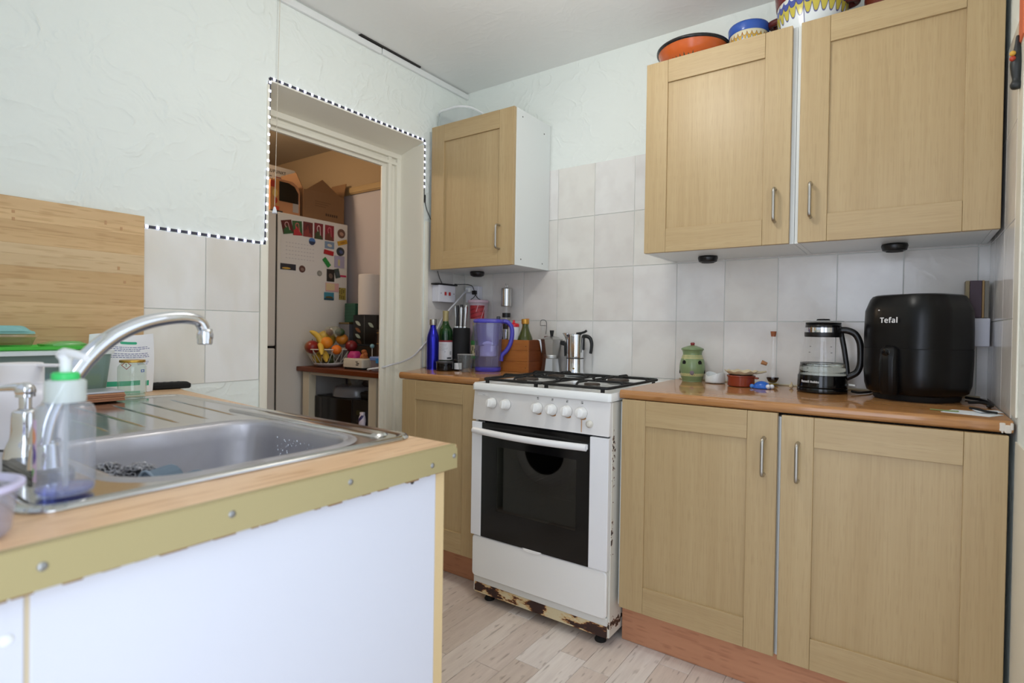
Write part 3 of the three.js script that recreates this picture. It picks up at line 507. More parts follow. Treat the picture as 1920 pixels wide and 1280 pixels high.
  dr('door_ring', [[0.125, 0], [0.13, 0.02], [0.185, 0.022], [0.20, 0.01], [0.202, 0]], 0, S(0xf0f1f2, 0.2)); dr('door_glass', prof([[0.0, 0.012], [0.07, 0.014], [0.115, 0.018], [0.13, 0.02]], 20), 0, S(0x2c2e30, 0.15));
  part(wm, 'control_panel', bx(-0.295, 0.295, 0.71, 0.82, -0.008, 0.002, 0.003), M.whiteGloss); part(wm, 'program_knob', rot(lathe([[0, 0.022], [0.024, 0.02], [0.027, 0]], 28), -Math.PI / 2).translate(0.02, 0.765, -0.008), M.alu); part(wm, 'detergent_drawer', bx(0.12, 0.285, 0.722, 0.81, -0.012, -0.004, 0.003), M.white);
}
// bamboo board leaning on the tiles
{
  const b = thing('cutting_board', 'large bamboo cutting board leaning against the wall behind the sink', 'cutting board', [0.03, SY, 1.606]); b.rotation.z = 0.0;
  const mats = [0xffffff, 0xf8eee0, 0xf2e6d4, 0xfff6e8].map((c) => S(c, 0.5, 0, { map: T.bamboo })); let y = 0; const H = 0.553;
  while (y < H) { const h = Math.min(rr(0.028, 0.04), H - y); if (H - y - h < 0.012) { } part(b, 'bamboo_strip', bx(-0.020, 0, y, Math.min(H, y + h) , 0, 0.52, 0.0006, 'z'), mats[rnd() * 4 | 0]); y += h; }
  const nodes = []; for (let k = 0; k < 9; k++) { const yy = rr(0.02, H - 0.03), z = rr(0.03, 0.4); nodes.push(bx(-0.0012, 0.0004, yy, yy + rr(0.008, 0.012), z, z + rr(0.004, 0.008), 0.0003)); }
  part(b, 'bamboo_node', nodes, S(0xc4976a, 0.6), 'darker growth nodes').userData.kind = 'stuff';
}
// storage tub and what lies on it
{
  const x = 0.125, z = 1.962, y = SY + 0.001;
  const t = thing('storage_tub', 'large translucent grey green plastic tub with a pale rim in front of the bamboo board', 'storage tub', [x, y, z]);
  part(t, 'body', loft([[0.060, 0.205, 0.02, 0.0], [0.072, 0.22, 0.03, 0.128]], { capA: true }), Ph({ color: 0xb9cfcb, roughness: 0.35, transmission: 0.7, thickness: 0, ior: 1.4 }));
  part(t, 'rim', loft([[0.072, 0.22, 0.03, 0.124], [0.078, 0.226, 0.034, 0.125], [0.078, 0.226, 0.034, 0.135], [0.070, 0.218, 0.03, 0.137], [0.070, 0.218, 0.03, 0.124]]), S(0xdfe6e8, 0.35));
  single('blue_cloth', 'light blue cloth folded inside the translucent tub', 'cloth', loft([[0.045, 0.07, 0.02, y + 0.004, x, z - 0.06], [0.05, 0.08, 0.03, y + 0.02, x, z - 0.06], [0.045, 0.075, 0.03, y + 0.06, x, z - 0.065], [0.03, 0.05, 0.02, y + 0.075, x, z - 0.06]], { capA: true, capB: true, crease: 1.2 }), S(0x8fb6dc, 0.8));
  single('blue_pouch', 'dark blue pouch lying inside the translucent tub', 'pouch', loft([[0.045, 0.06, 0.02, y + 0.004, x, z + 0.1], [0.05, 0.07, 0.03, y + 0.03, x, z + 0.1], [0.03, 0.05, 0.02, y + 0.045, x, z + 0.1]], { capA: true, capB: true, crease: 1.2 }), S(0x4c74a8, 0.8));
  const lid = thing('green_tray', 'bright green plastic tray lid lying across the translucent tub', 'tray', [x, y + 0.138, z]);
  part(lid, 'base', loft([[0.068, 0.195, 0.03, 0], [0.072, 0.20, 0.034, 0.004], [0.074, 0.202, 0.034, 0.010], [0.070, 0.198, 0.03, 0.010], [0.066, 0.192, 0.028, 0.004]], { capA: true, capB: true }), S(0x58cf4a, 0.35));
  part(lid, 'wrapper', loft([[0.04, 0.045, 0.02, 0.005, 0.0, -0.12], [0.042, 0.05, 0.02, 0.014, 0.0, -0.12], [0.03, 0.03, 0.02, 0.022, 0.005, -0.125]], { capB: true, crease: 1.2 }), Ph({ color: 0x9fe08c, roughness: 0.15, transmission: 0.5, thickness: 0 }));
  const dish = thing('glass_dish', 'clear glass dish with a lid standing on the bright green tray', 'dish', [x + 0.005, y + 0.143, z + 0.04]);
  part(dish, 'bowl', loft([[0.05, 0.085, 0.03, 0.0], [0.056, 0.095, 0.035, 0.026], [0.058, 0.098, 0.036, 0.028]], { capA: true }), M.glassGreen);
  part(dish, 'lid', loft([[0.06, 0.10, 0.036, 0.029], [0.06, 0.10, 0.036, 0.034], [0.05, 0.09, 0.03, 0.036]], { capB: true }), M.glass);
  const cl = []; for (let k = 0; k < 9; k++) { const t = k / 8; cl.push([0.056 - 0.012 * Math.abs(t - 0.4), 0.100 - 0.02 * t * t, 0.03, y + 0.180 + t * 0.020 + 0.002 * Math.sin(t * 9), x + 0.005, z + 0.045 + 0.01 * t]); }
  single('teal_cloth', 'folded teal dish cloth lying on top of the clear glass dish', 'cloth', loft(cl, { capA: true, capB: true, crease: 1.2, n: 5 }), S(0x8cc0bd, 0.9));
}
// refill pouch with small print
{
  const W = 0.168, H = 0.178; const print = cv(336, 370, (g, w, h) => {
    g.fillStyle = '#eef0f4'; g.fillRect(0, 0, w, h); g.fillStyle = '#2fae84'; g.beginPath(); g.roundRect(150, 44, 90, 16, 8); g.fill(); g.fillRect(284, 296, 22, 32);
    g.fillStyle = '#5a6296'; for (let r = 0; r < 6; r++) { let x = 70; const y = 78 + r * 11 + (r > 2 ? 8 : 0); while (x < (r === 2 ? 250 : 300)) { const q = rr(5, 22); g.fillRect(x, y, q, 4); x += q + 4; } }
    for (let r = 0; r < 3; r++) { let x = 236; while (x < 296) { const q = rr(4, 14); g.fillRect(x, 172 + r * 8, q, 3); x += q + 3; } }
    g.save(); g.translate(176, 192); g.rotate(Math.PI / 4); g.fillStyle = '#fff'; g.fillRect(-17, -17, 34, 34); g.strokeStyle = '#b4444c'; g.lineWidth = 4; g.strokeRect(-17, -17, 34, 34); g.restore();
    g.fillStyle = '#161616'; g.font = 'bold 26px sans-serif'; g.fillText('!', 171, 201); g.fillStyle = '#3a55b8'; g.fillRect(255, 222, 20, 18); g.fillStyle = '#fff'; g.beginPath(); g.arc(265, 231, 5, 0, 7); g.fill(); g.fillStyle = '#2fae84'; g.fillRect(60, 290, 190, 30);
  });
  const N = 14, P = [], U = [], I = []; for (const s of [1, -1]) for (let j = 0; j <= N; j++) for (let i = 0; i <= N; i++) {
    const u = i / N, v = j / N, bulge = 0.024 * Math.pow(Math.max(0, 1 - v), 0.7) * Math.sin(Math.PI * u) + 0.0006; P.push((u - 0.5) * W * (1 + 0.05 * Math.sin(v * 3)), v * H + 0.003 * Math.sin(u * 7) * v, s * bulge); U.push(s > 0 ? u : 0.02, s > 0 ? v : 0.98); }
  const m = (N + 1) * (N + 1); for (let j = 0; j < N; j++) for (let i = 0; i < N; i++) { const a = j * (N + 1) + i; I.push(a, a + 1, a + N + 1, a + 1, a + N + 2, a + N + 1, m + a, m + a + N + 1, m + a + 1, m + a + 1, m + a + N + 1, m + a + N + 2); }
  const g = new THREE.BufferGeometry(); g.setAttribute('position', new THREE.Float32BufferAttribute(P, 3)); g.setAttribute('uv', new THREE.Float32BufferAttribute(U, 2)); g.setIndex(I); g.computeVertexNormals();
  const p = single('refill_pouch', 'white plastic refill pouch with green and blue print behind the glass jar', 'pouch', g, S(0xffffff, 0.35, 0, { map: print })); p.position.set(0.095, SY + 0.001, 1.688); p.rotation.y = Math.PI / 2 + 0.05; p.rotation.z = 0;
}
// square glass jars
const JG = Ph({ color: 0xeef5f0, roughness: 0.03, transmission: 0.97, thickness: 0, ior: 1.5 });
function squareJar(label, x, z, s, h, turn, inside) {
  const t = thing('glass_jar', label, 'jar', [x, SY + 0.008, z], turn);
  part(t, 'glass', loft([[s * 0.92, s * 0.92, 0.006, 0], [s, s, 0.008, 0.005], [s, s, 0.008, h * 0.80], [s * 0.9, s * 0.9, 0.02, h * 0.865], [s * 0.82, s * 0.82, s * 0.8, h * 0.89], [s * 0.82, s * 0.82, s * 0.8, h * 0.96]], { capA: true, crease: 0.7 }), JG);
  part(t, 'glass_floor', loft([[s * 0.86, s * 0.86, 0.006, 0.004], [s * 0.86, s * 0.86, 0.006, 0.010]], { capA: true, capB: true }), JG);
  part(t, 'lid', lathe([[0, h * 0.985], [s * 0.9, h * 0.985], [s * 0.95, h * 0.975], [s * 0.95, h * 0.92], [s * 0.92, h * 0.915]], 36), M.brass, 'gold metal lid'); if (inside) inside(t);
}
squareJar('empty square glass jar with a gold lid standing in front of the white pouch', 0.232, 1.712, 0.033, 0.103, 1.15);
squareJar('glass jar with a yellow green label beside the translucent tub, behind the stack of coasters', 0.150, 1.790, 0.026, 0.085, 1.3, (t) => part(t, 'label', loft([[0.0265, 0.0265, 0.008, 0.03], [0.0265, 0.0265, 0.008, 0.06]]), S(0xb4b84a, 0.6)));
// stack of thin copper coloured coasters, each one a thing
{
  const names = ['lowest copper brown coaster in the stack of coasters beside the square glass jar', 'second lowest copper brown coaster in the stack beside the square glass jar', 'middle copper brown coaster in the stack beside the square glass jar', 'second highest copper brown coaster in the stack beside the square glass jar', 'topmost coaster with a grey face on the stack beside the square glass jar'];
  names.forEach((l, k) => single('coaster', l, 'coaster', bx(0.222 + rr(0, 0.006), 0.322 + rr(0, 0.006), SY + 0.008 + k * 0.0053, SY + 0.0129 + k * 0.0053, 1.762 + rr(0, 0.003), 1.866, 0.001), k === 4 ? S(0xb9bcc2, 0.3, 0.4) : S(k % 2 ? 0xb07a56 : 0x9a6444, 0.45), 'copper coasters in a stack'));
}
// remote control by the wall
{
  const t = thing('remote_control', 'black remote control lying by the wall at the end of the sink worktop', 'remote control', [0.045, SY + 0.001, 1.555], -0.18);
  part(t, 'body', loft([[0.022, 0.075, 0.012, 0], [0.025, 0.078, 0.014, 0.004], [0.025, 0.078, 0.014, 0.014], [0.020, 0.07, 0.012, 0.020]], { capA: true, capB: true }), M.rubber);
  for (let k = 0; k < 5; k++) part(t, 'button', lathe([[0, 0.0225], [0.005, 0.022], [0.006, 0.02]], 12).translate(0, 0, -0.045 + k * 0.02), S(0x2a2a2c, 0.5));
}
// soap bottle
{
  const t = thing('soap_bottle', 'clear pump soap bottle with a green ring and a little blue soap left', 'bottle', [1.191, SY + 0.0058, 2.137]), s = 0.0295;
  part(t, 'body', lathe(prof([[0.0, 0.001], [0.0245, 0.0008], [0.0285, 0.004], [0.0295, 0.012], [0.0295, 0.05], [0.0295, 0.095], [0.026, 0.106], [0.019, 0.110], [0.018, 0.114]], 60), 48), Ph({ color: 0xeceff4, roughness: 0.1, transmission: 0.82, thickness: 0, ior: 1.45 }));
  part(t, 'soap', lathe([[0, 0.0022], [0.0235, 0.0022], [0.0272, 0.005], [0.0282, 0.009], [0, 0.0092]], 40), Ph({ color: 0xb4bcf4, roughness: 0.05, transmission: 0.8, thickness: 0, ior: 1.33 }), 'blue soap');
  part(t, 'dip_tube', cyl(0.0028, 0.0028, 0.108, 0.002, 0.006, 0, 12), M.frosted);
  part(t, 'collar', lathe([[0.0185, 0.110], [0.0205, 0.111], [0.0205, 0.135], [0.017, 0.137], [0, 0.137]], 40), Ph({ color: 0xe6efec, roughness: 0.4, transmission: 0.35, thickness: 0 }));
  part(t, 'ring', lathe([[0.0135, 0.137], [0.014, 0.138], [0.014, 0.144], [0.012, 0.146], [0, 0.146]], 32), S(0x3ecf6e, 0.4), 'bright green ring');
  part(t, 'pump', [lathe([[0.0058, 0.146], [0.0062, 0.160], [0.0085, 0.167], [0.0, 0.168]], 24), sweep([V(-0.012, 0.166, 0.0), V(-0.004, 0.169, 0.0), V(0.012, 0.1685, -0.003), V(0.036, 0.1645, -0.009)], (q) => 0.0068 - 0.0028 * q, 14)], S(0xf0f2f4, 0.3));
  part(t, 'label', rot(flat(new THREE.CylinderGeometry(0.0298, 0.0298, 0.072, 24, 1, true, -0.62, 0.85)), 0, 0, 0).translate(0, 0.056, 0), S(0xffffff, 0.4, 0, { side: THREE.DoubleSide, map: cv(128, 256, (g, w, h) => { g.fillStyle = '#cdb6d8'; g.fillRect(0, 0, w, h); g.fillStyle = '#e08a4a'; g.beginPath(); g.ellipse(80, 70, 40, 36, 0, 0, 7); g.fill(); g.fillStyle = '#d85a9a'; g.beginPath(); g.ellipse(40, 40, 26, 30, 0, 0, 7); g.fill(); g.fillStyle = '#3a2f9c'; g.beginPath(); g.ellipse(70, 140, 56, 44, 0.4, 0, 7); g.fill(); g.fillStyle = '#e8e4f4'; g.font = 'italic bold 40px sans-serif'; g.fillText('x', 60, 152); g.fillStyle = '#44b84c'; g.beginPath(); g.ellipse(60, 230, 50, 18, -0.5, 0, 7); g.fill(); }) }), 'purple orange and green label');
}
// big white bottle
{
  const t = thing('white_bottle', 'big plain white plastic bottle with a wide white cap behind the tap handle', 'bottle', [0.783, SY + 0.0055, 2.085]);
  part(t, 'body', lathe(prof([[0.0, 0.0], [0.056, 0.0], [0.0615, 0.006], [0.0615, 0.04], [0.0612, 0.068], [0.056, 0.088], [0.042, 0.100], [0.032, 0.103]], 70), 48), S(0xeceaf0, 0.35));
  part(t, 'cap', lathe([[0.031, 0.100], [0.033, 0.102], [0.033, 0.133], [0.031, 0.136], [0, 0.137]], 40), S(0xf4f2f4, 0.4)); part(t, 'flip_tab', bx(0.028, 0.066, 0.130, 0.135, -0.012, 0.004, 0.002), S(0xf4f2f4, 0.4)).rotation.y = 0.6;
}
// sponge tub at the near corner
{
  const x = 1.278, z = 2.252, y = SY + 0.001, t = thing('sponge_tub', 'small clear plastic tub with a pale lilac rim in the near corner of the counter', 'tub', [x, y, z]);
  part(t, 'body', lathe([[0, 0.001], [0.042, 0.001], [0.046, 0.006], [0.051, 0.046]], 40), Ph({ color: 0xe4e4f2, roughness: 0.2, transmission: 0.8, thickness: 0 })); part(t, 'rim', lathe([[0.050, 0.046], [0.056, 0.048], [0.0565, 0.052], [0.05, 0.054], [0.049, 0.046]], 40), S(0xd2ccea, 0.4));
  single('blue_scourer', 'blue scouring cloth lying at the bottom of the small sponge tub', 'scourer', loft([[0.026, 0.02, 0.008, y + 0.003, x - 0.008, z], [0.028, 0.022, 0.008, y + 0.012, x - 0.008, z], [0.026, 0.02, 0.008, y + 0.030, x - 0.006, z]], { capA: true, capB: true, crease: 1 }), S(0x8c9cd0, 0.9));
  const sp = thing('sponge', 'yellow green sponge with a blue scouring side sticking out of the small tub', 'sponge', [x - 0.012, y + 0.031, z - 0.004], 0.5);
  part(sp, 'foam', bx(-0.022, 0.018, 0.003, 0.050, -0.012, 0.012, 0.005), S(0xd6ee8a, 0.95)); part(sp, 'scouring_side', bx(-0.024, 0.004, 0.048, 0.060, -0.012, 0.012, 0.003), S(0x4a78d8, 0.95));
}
// steel wool and cloth in the bowl
{
  const g = []; for (const [cx, cy, cz, r, n] of [[0.985, 0.842, 2.026, 0.030, 130], [1.006, 0.840, 1.988, 0.028, 110]]) for (let k = 0; k < n; k++) {
    const p = []; let th = rr(0, 6.28), ph = rr(0, 3.14); for (let q = 0; q < 7; q++) { const rad = r * rr(0.75, 1.08); p.push([cx + rad * Math.sin(ph) * Math.cos(th), cy + rad * 0.85 * Math.cos(ph), cz + rad * Math.sin(ph) * Math.sin(th)]); th += rr(-0.55, 0.75); ph += rr(-0.45, 0.45); }
    g.push(tube(p, 0.0008, 16, 3)); }
  const w = thing('steel_wool', 'curly stainless steel wool scourer lying in the sink bowl', 'scourer'); part(w, 'wire_curls', g, S(0xc4c4ca, 0.25, 0.9)).userData.kind = 'stuff'; part(w, 'core', [sph(0.022, 0.985, 0.840, 2.026), sph(0.020, 1.006, 0.838, 1.988)], S(0x2c2c30, 0.6, 0.6));
  const c = thing('dish_cloth', 'grey blue dish cloth folded beside the steel wool in the sink bowl', 'cloth', [1.05, 0.814, 1.952], 0.5);
  const cm = S(0x6a7a88, 0.95, 0, { bumpMap: T.dirt, bumpScale: 0.001 }), fold = (x0, x1, h, z) => { const p = []; for (let k = 0; k <= 10; k++) { const a = Math.PI * k / 10; p.push([x0 + (x1 - x0) * (0.5 - 0.5 * Math.cos(a)), h * Math.sin(a) + 0.001]); } return uvm(extrude(p, 0.06, { bevel: 0.004 }).translate(0, 0, z - 0.03), 'x'); };
  part(c, 'heap', loft([[0.06, 0.045, 0.04, -0.084, -0.02, 0.02], [0.075, 0.055, 0.05, -0.05, -0.02, 0.03], [0.08, 0.06, 0.05, -0.02, -0.02, 0.02], [0.06, 0.045, 0.04, 0.0, -0.02, 0.015]], { capA: true, capB: true, crease: 1.4 }), cm); part(c, 'cloth', [fold(-0.055, 0.0, 0.040, 0), fold(-0.008, 0.058, 0.034, 0.003), fold(-0.03, 0.04, 0.022, 0.03)], cm); part(c, 'stitched_edge', [tube([[-0.005, 0.002, 0.032], [0.004, 0.028, 0.033], [0.028, 0.037, 0.034], [0.05, 0.022, 0.034], [0.058, 0.003, 0.033]], 0.003, 24, 6), tube([[-0.05, 0.004, 0.03], [-0.03, 0.042, 0.031], [-0.008, 0.03, 0.031]], 0.0025, 16, 6)], S(0x8c9aa6, 0.95));
}
// ---------------------------------------------------------------- things on the left worktop
const W0 = WY + 0.0006;
{
  let t = thing('blue_bottle', 'metallic royal blue drinking bottle with a steel cap at the left end of the worktop', 'bottle', [0.118, W0, 0.372]);
  part(t, 'body', lathe(prof([[0.0, 0.0], [0.027, 0.0], [0.0295, 0.006], [0.0295, 0.07], [0.0295, 0.14], [0.027, 0.165], [0.019, 0.19], [0.0145, 0.205], [0.0145, 0.218]], 70), 48), S(0x2a2ba8, 0.25, 0.75)); part(t, 'cap', lathe([[0.0150, 0.216], [0.0178, 0.217], [0.0178, 0.243], [0.016, 0.246], [0, 0.246]], 36), M.satin, 'brushed steel cap');
  t = thing('black_bowl', 'low shiny black round pot standing in front of the green wine bottle', 'pot', [0.220, W0, 0.395]);
  part(t, 'body', lathe([[0, 0.001], [0.039, 0.001], [0.0415, 0.004], [0.042, 0.038], [0.0405, 0.0415], [0.035, 0.043], [0, 0.043]], 40), M.blackGloss); part(t, 'rim', lathe([[0.0405, 0.036], [0.0435, 0.037], [0.0435, 0.043], [0.041, 0.0445], [0.038, 0.0435]], 40), S(0x3a3a3c, 0.2));
  t = thing('wine_bottle', 'green glass wine bottle with gold foil neck and white label', 'bottle', [0.104, W0, 0.266]);
  part(t, 'glass', lathe(prof([[0.0, 0.0], [0.0335, 0.0], [0.036, 0.006], [0.036, 0.09], [0.036, 0.17], [0.033, 0.195], [0.020, 0.218], [0.0152, 0.235], [0.0142, 0.27], [0.0142, 0.288]], 80), 40), Ph({ color: 0x4f9a52, roughness: 0.04, transmission: 0.9, thickness: 0, ior: 1.5 }));
  part(t, 'wine', lathe([[0, 0.002], [0.033, 0.002], [0.0345, 0.008], [0.0345, 0.172], [0, 0.172]], 36), S(0x1a0c0a, 0.2), 'dark red wine'); part(t, 'foil', lathe([[0.0146, 0.232], [0.0152, 0.24], [0.0147, 0.27], [0.0156, 0.274], [0.0156, 0.286], [0.0148, 0.290], [0, 0.290]], 32), M.gold, 'gold foil');
  part(t, 'label', flat(new THREE.CylinderGeometry(0.0364, 0.0364, 0.098, 32, 1, true, -0.75, 2.9)).translate(0, 0.092, 0), S(0xffffff, 0.6, 0, { side: THREE.DoubleSide, map: cv(300, 300, (g, w, h) => { g.fillStyle = '#e6e6ea'; g.fillRect(0, 0, w, h); g.fillStyle = '#8e1f2c'; g.fillRect(0, 0, w, 26); g.fillStyle = '#9aa0a8'; for (let r = 0; r < 7; r++) g.fillRect(60 + (r % 3) * 12, 52 + r * 16, 120 - (r % 4) * 18, 3); g.fillStyle = '#44484e'; g.fillRect(180, 260, 80, 28); for (let r = 0; r < 6; r++) g.fillRect(222, 170 + r * 10, 36, 5); g.font = '30px serif'; g.fillText('7', 140, 190); }) }));
  // knife block with knives
  t = thing('knife_block', 'round black knife block full of steel handled knives', 'knife block', [0.152, W0, 0.198]);
  part(t, 'body', lathe([[0, 0.001], [0.042, 0.001], [0.0445, 0.004], [0.0445, 0.2], [0.042, 0.205], [0.038, 0.205], [0.037, 0.198], [0, 0.198]], 40), M.blackMatt);
  const knife = (which, x, z, tilt, steel, h) => { const k = thing('kitchen_knife', `${which} in the round black knife block`, 'knife', [0.152 + x, W0 + 0.201, 0.198 + z], 0.55, 'knives in the round block'); k.rotation.z = tilt;
    part(k, 'handle', loft([[0.006, 0.008, 0.004, 0.004], [0.0075, 0.0095, 0.005, 0.02], [0.0065, 0.0085, 0.005, h * 0.55], [0.008, 0.011, 0.006, h - 0.01], [0.006, 0.009, 0.005, h]], { capA: true, capB: true, crease: 1.2 }), steel ? S(0xc4c4c2, 0.25, 1) : S(0x1a1a1b, 0.4)); part(k, 'bolster', loft([[0.007, 0.009, 0.005, -0.002], [0.0085, 0.0105, 0.005, 0.005], [0.007, 0.009, 0.005, 0.012]], { capA: true, capB: true, crease: 1.2 }), S(0xd6d6d4, 0.2, 1)); return k; };
  knife('leftmost steel handled knife', -0.026, 0.012, 0.02, true, 0.115); knife('front knife with a black handle', -0.010, 0.020, 0.01, false, 0.118); knife('second steel handled knife from the right', 0.010, 0.018, -0.02, true, 0.110); knife('rightmost steel handled knife', 0.026, 0.006, -0.05, true, 0.114); knife('tallest knife, with a black handle, at the back', -0.014, -0.016, 0.0, false, 0.124); knife('steel handled knife in the back row', 0.012, -0.018, -0.02, true, 0.120);
  t = thing('small_jar', 'small black jar with a white label behind the clear plastic cup', 'jar', [0.262, W0, 0.346]);
  part(t, 'body', lathe([[0, 0.001], [0.021, 0.001], [0.0225, 0.004], [0.0225, 0.04], [0.021, 0.042]], 32), M.blackGloss); part(t, 'lid', lathe([[0.021, 0.042], [0.0225, 0.043], [0.0225, 0.053], [0.02, 0.055], [0, 0.055]], 32), M.black); part(t, 'label', flat(new THREE.CylinderGeometry(0.0229, 0.0229, 0.03, 24, 1, true, -0.3, 1.8)).translate(0, 0.022, 0), S(0xe8e8ea, 0.6, 0, { side: THREE.DoubleSide }));
  t = thing('plastic_cup', 'clear plastic cup standing in front of the blue water jug', 'cup', [0.353, W0, 0.402]);
  part(t, 'wall', lathe(prof([[0.0, 0.002], [0.024, 0.001], [0.0275, 0.008], [0.034, 0.05], [0.0365, 0.081]], 30), 40), Ph({ color: 0xeef2f2, roughness: 0.04, transmission: 0.95, thickness: 0, ior: 1.4 })); part(t, 'rim', lathe([[0.0355, 0.080], [0.0375, 0.081], [0.0375, 0.0835], [0.0355, 0.083]], 40), M.frosted);
  t = thing('green_label_bottle', 'slim clear bottle with green label between knife block and blue water jug', 'bottle', [0.224, W0, 0.177]);
  part(t, 'glass', lathe(prof([[0.0, 0.0], [0.018, 0.0], [0.02, 0.006], [0.02, 0.14], [0.016, 0.17], [0.0115, 0.19], [0.0115, 0.222]], 60), 32), M.glassGreen); part(t, 'label', lathe([[0.0204, 0.05], [0.0204, 0.14]], 32), S(0xffffff, 0.5, 0, { map: cv(256, 256, (g, w, h) => { g.fillStyle = '#cfc69a'; g.fillRect(0, 0, w, h); g.fillStyle = '#3f8a44'; g.fillRect(0, 0, w, 60); g.fillRect(0, 214, w, 42); g.fillStyle = '#5a5a40'; for (let k = 0; k < 12; k++) g.fillRect(k * 22, 80 + (k % 3) * 30, 12, 60); }) })); part(t, 'cap', lathe([[0.0125, 0.218], [0.0125, 0.238], [0, 0.239]], 24), S(0xb9a880, 0.4, 0.4));
  // water filter jug
  t = thing('water_jug', 'translucent blue violet water filter jug with a big loop handle', 'jug', [0.389, W0, 0.278], 0.6);
  const jm = Ph({ color: 0xcdcbe8, roughness: 0.06, transmission: 0.88, thickness: 0, ior: 1.45 }), solid = S(0x4a46b4, 0.3);
  part(t, 'body', loft([[0.056, 0.040, 0.034, 0.001], [0.060, 0.043, 0.036, 0.006], [0.064, 0.047, 0.04, 0.12], [0.070, 0.052, 0.044, 0.236]], { capA: true, crease: 1 }), jm, 'see-through violet body'); part(t, 'foot', loft([[0.0565, 0.0405, 0.034, 0.0], [0.0612, 0.0442, 0.036, 0.006], [0.0618, 0.0448, 0.036, 0.02]], { capA: true }), solid);
  part(t, 'lid', loft([[0.071, 0.053, 0.044, 0.230], [0.073, 0.055, 0.046, 0.236], [0.070, 0.052, 0.044, 0.246], [0.05, 0.036, 0.03, 0.250]], { capA: true, capB: true }), solid); part(t, 'indicator', bx(0.038, 0.056, 0.248, 0.262, -0.01, 0.01, 0.003), M.black);
  part(t, 'handle', sweep(new THREE.CatmullRomCurve3([V(0.06, 0.238, 0), V(0.088, 0.236, 0), V(0.108, 0.215, 0), V(0.113, 0.175, 0), V(0.104, 0.13, 0), V(0.086, 0.098, 0), V(0.066, 0.076, 0), V(0.062, 0.05, 0)]).getPoints(40), 0.0105, 12), solid, 'violet loop handle');
  part(t, 'filter', lathe([[0, 0.07], [0.038, 0.07], [0.04, 0.075], [0.04, 0.125], [0.044, 0.128], [0.044, 0.135], [0.035, 0.148], [0.02, 0.153], [0, 0.154]], 36), S(0xdfe2f6, 0.5), 'white filter cartridge'); part(t, 'funnel', loft([[0.048, 0.036, 0.03, 0.122], [0.060, 0.044, 0.036, 0.225]], { capA: true }), Ph({ color: 0xb6b4e0, roughness: 0.25, transmission: 0.6, thickness: 0 }));
  t = thing('plastic_bucket', 'pinkish translucent plastic bucket with a red printed label in the corner', 'bucket', [0.172, W0, 0.088]);
  part(t, 'body', lathe([[0, 0.001], [0.040, 0.001], [0.042, 0.006], [0.050, 0.336]], 36), Ph({ color: 0xead6e0, roughness: 0.35, transmission: 0.45, thickness: 0 })); part(t, 'rim', lathe([[0.050, 0.336], [0.055, 0.338], [0.055, 0.348], [0.052, 0.352], [0, 0.352]], 36), S(0xd9bccb, 0.4));
  part(t, 'label', flat(new THREE.CylinderGeometry(0.0506, 0.0488, 0.075, 24, 1, true, -0.35, 1.7)).translate(0, 0.285, 0), S(0xffffff, 0.5, 0, { side: THREE.DoubleSide, map: cv(256, 160, (g, w, h) => { g.fillStyle = '#b03038'; g.fillRect(0, 0, w, h); g.fillStyle = '#8a2028'; for (let k = 0; k < 30; k++) g.fillRect((k * 53) % 256, (k * 37) % 140, 26, 14); g.strokeStyle = '#e8c8cc'; g.lineWidth = 7; g.beginPath(); g.moveTo(150, 0); g.lineTo(120, 70); g.moveTo(256, 20); g.lineTo(200, 150); g.stroke(); g.fillStyle = '#c8b8bc'; g.fillRect(0, 150, w, 10); }) }), 'red label');
  // pepper mill
  t = thing('pepper_mill', 'tall stainless steel pepper mill with a clear middle and black band by the tiles', 'pepper mill', [0.327, W0, 0.050]);
  part(t, 'base', lathe([[0, 0], [0.024, 0], [0.024, 0.2], [0.02, 0.202]], 32), M.steel); part(t, 'glass_body', lathe([[0.02, 0.2], [0.021, 0.318]], 32), M.glass); part(t, 'pepper', lathe([[0, 0.2], [0.018, 0.2], [0.018, 0.235], [0, 0.236]], 24), S(0x2a2018, 0.9)); part(t, 'band', lathe([[0.0215, 0.262], [0.0215, 0.285]], 32), M.black); part(t, 'head', lathe([[0.0, 0.318], [0.0265, 0.318], [0.028, 0.321], [0.028, 0.408], [0.0265, 0.412], [0, 0.413]], 36), M.steel, 'brushed steel head');
  part(t, 'prongs', [bend([[-0.004, 0.412, 0], [-0.005, 0.428, 0], [-0.009, 0.436, 0]], 0.0016, 6), bend([[0.004, 0.412, 0], [0.005, 0.428, 0], [0.009, 0.436, 0]], 0.0016, 6), cyl(0.007, 0.006, 0.006, 0, 0.412, 0, 16)], M.steel);
  // wooden box and what stands in it
  const x0 = 0.400, x1 = 0.572, z0 = 0.072, z1 = 0.212, h = 0.152, wm = S(0xc89058, 0.45, 0, { map: T.bamboo });
  t = thing('wooden_box', 'open orange brown wooden box holding bottles left of the coffee pots', 'box', [0, W0, 0]);
  for (let k = 0; k < 3; k++) { const a = k * h / 3, b = (k + 1) * h / 3 - 0.0008; part(t, 'slat', bx(x0, x1, a, b, z1 - 0.011, z1, 0.001, 'x'), wm); part(t, 'slat', bx(x0, x1, a, b, z0, z0 + 0.011, 0.001, 'x'), wm); part(t, 'slat', bx(x1 - 0.011, x1, a, b, z0 + 0.0112, z1 - 0.0112, 0.001, 'z'), S(0x8a5232, 0.45, 0, { map: T.bamboo })); part(t, 'slat', bx(x0, x0 + 0.011, a, b, z0 + 0.0112, z1 - 0.0112, 0.001, 'z'), wm); }
  part(t, 'bottom', bx(x0 + 0.0115, x1 - 0.0115, 0.001, 0.008, z0 + 0.0115, z1 - 0.0115, 0), wm);
  for (const y of [0.02, 0.122]) part(t, 'nail', tr(rot(cyl(0.0022, 0.002, 0.001, 0, 0, 0, 10), Math.PI / 2), x1 - 0.012, y, z1 + 0.0002), M.dark);
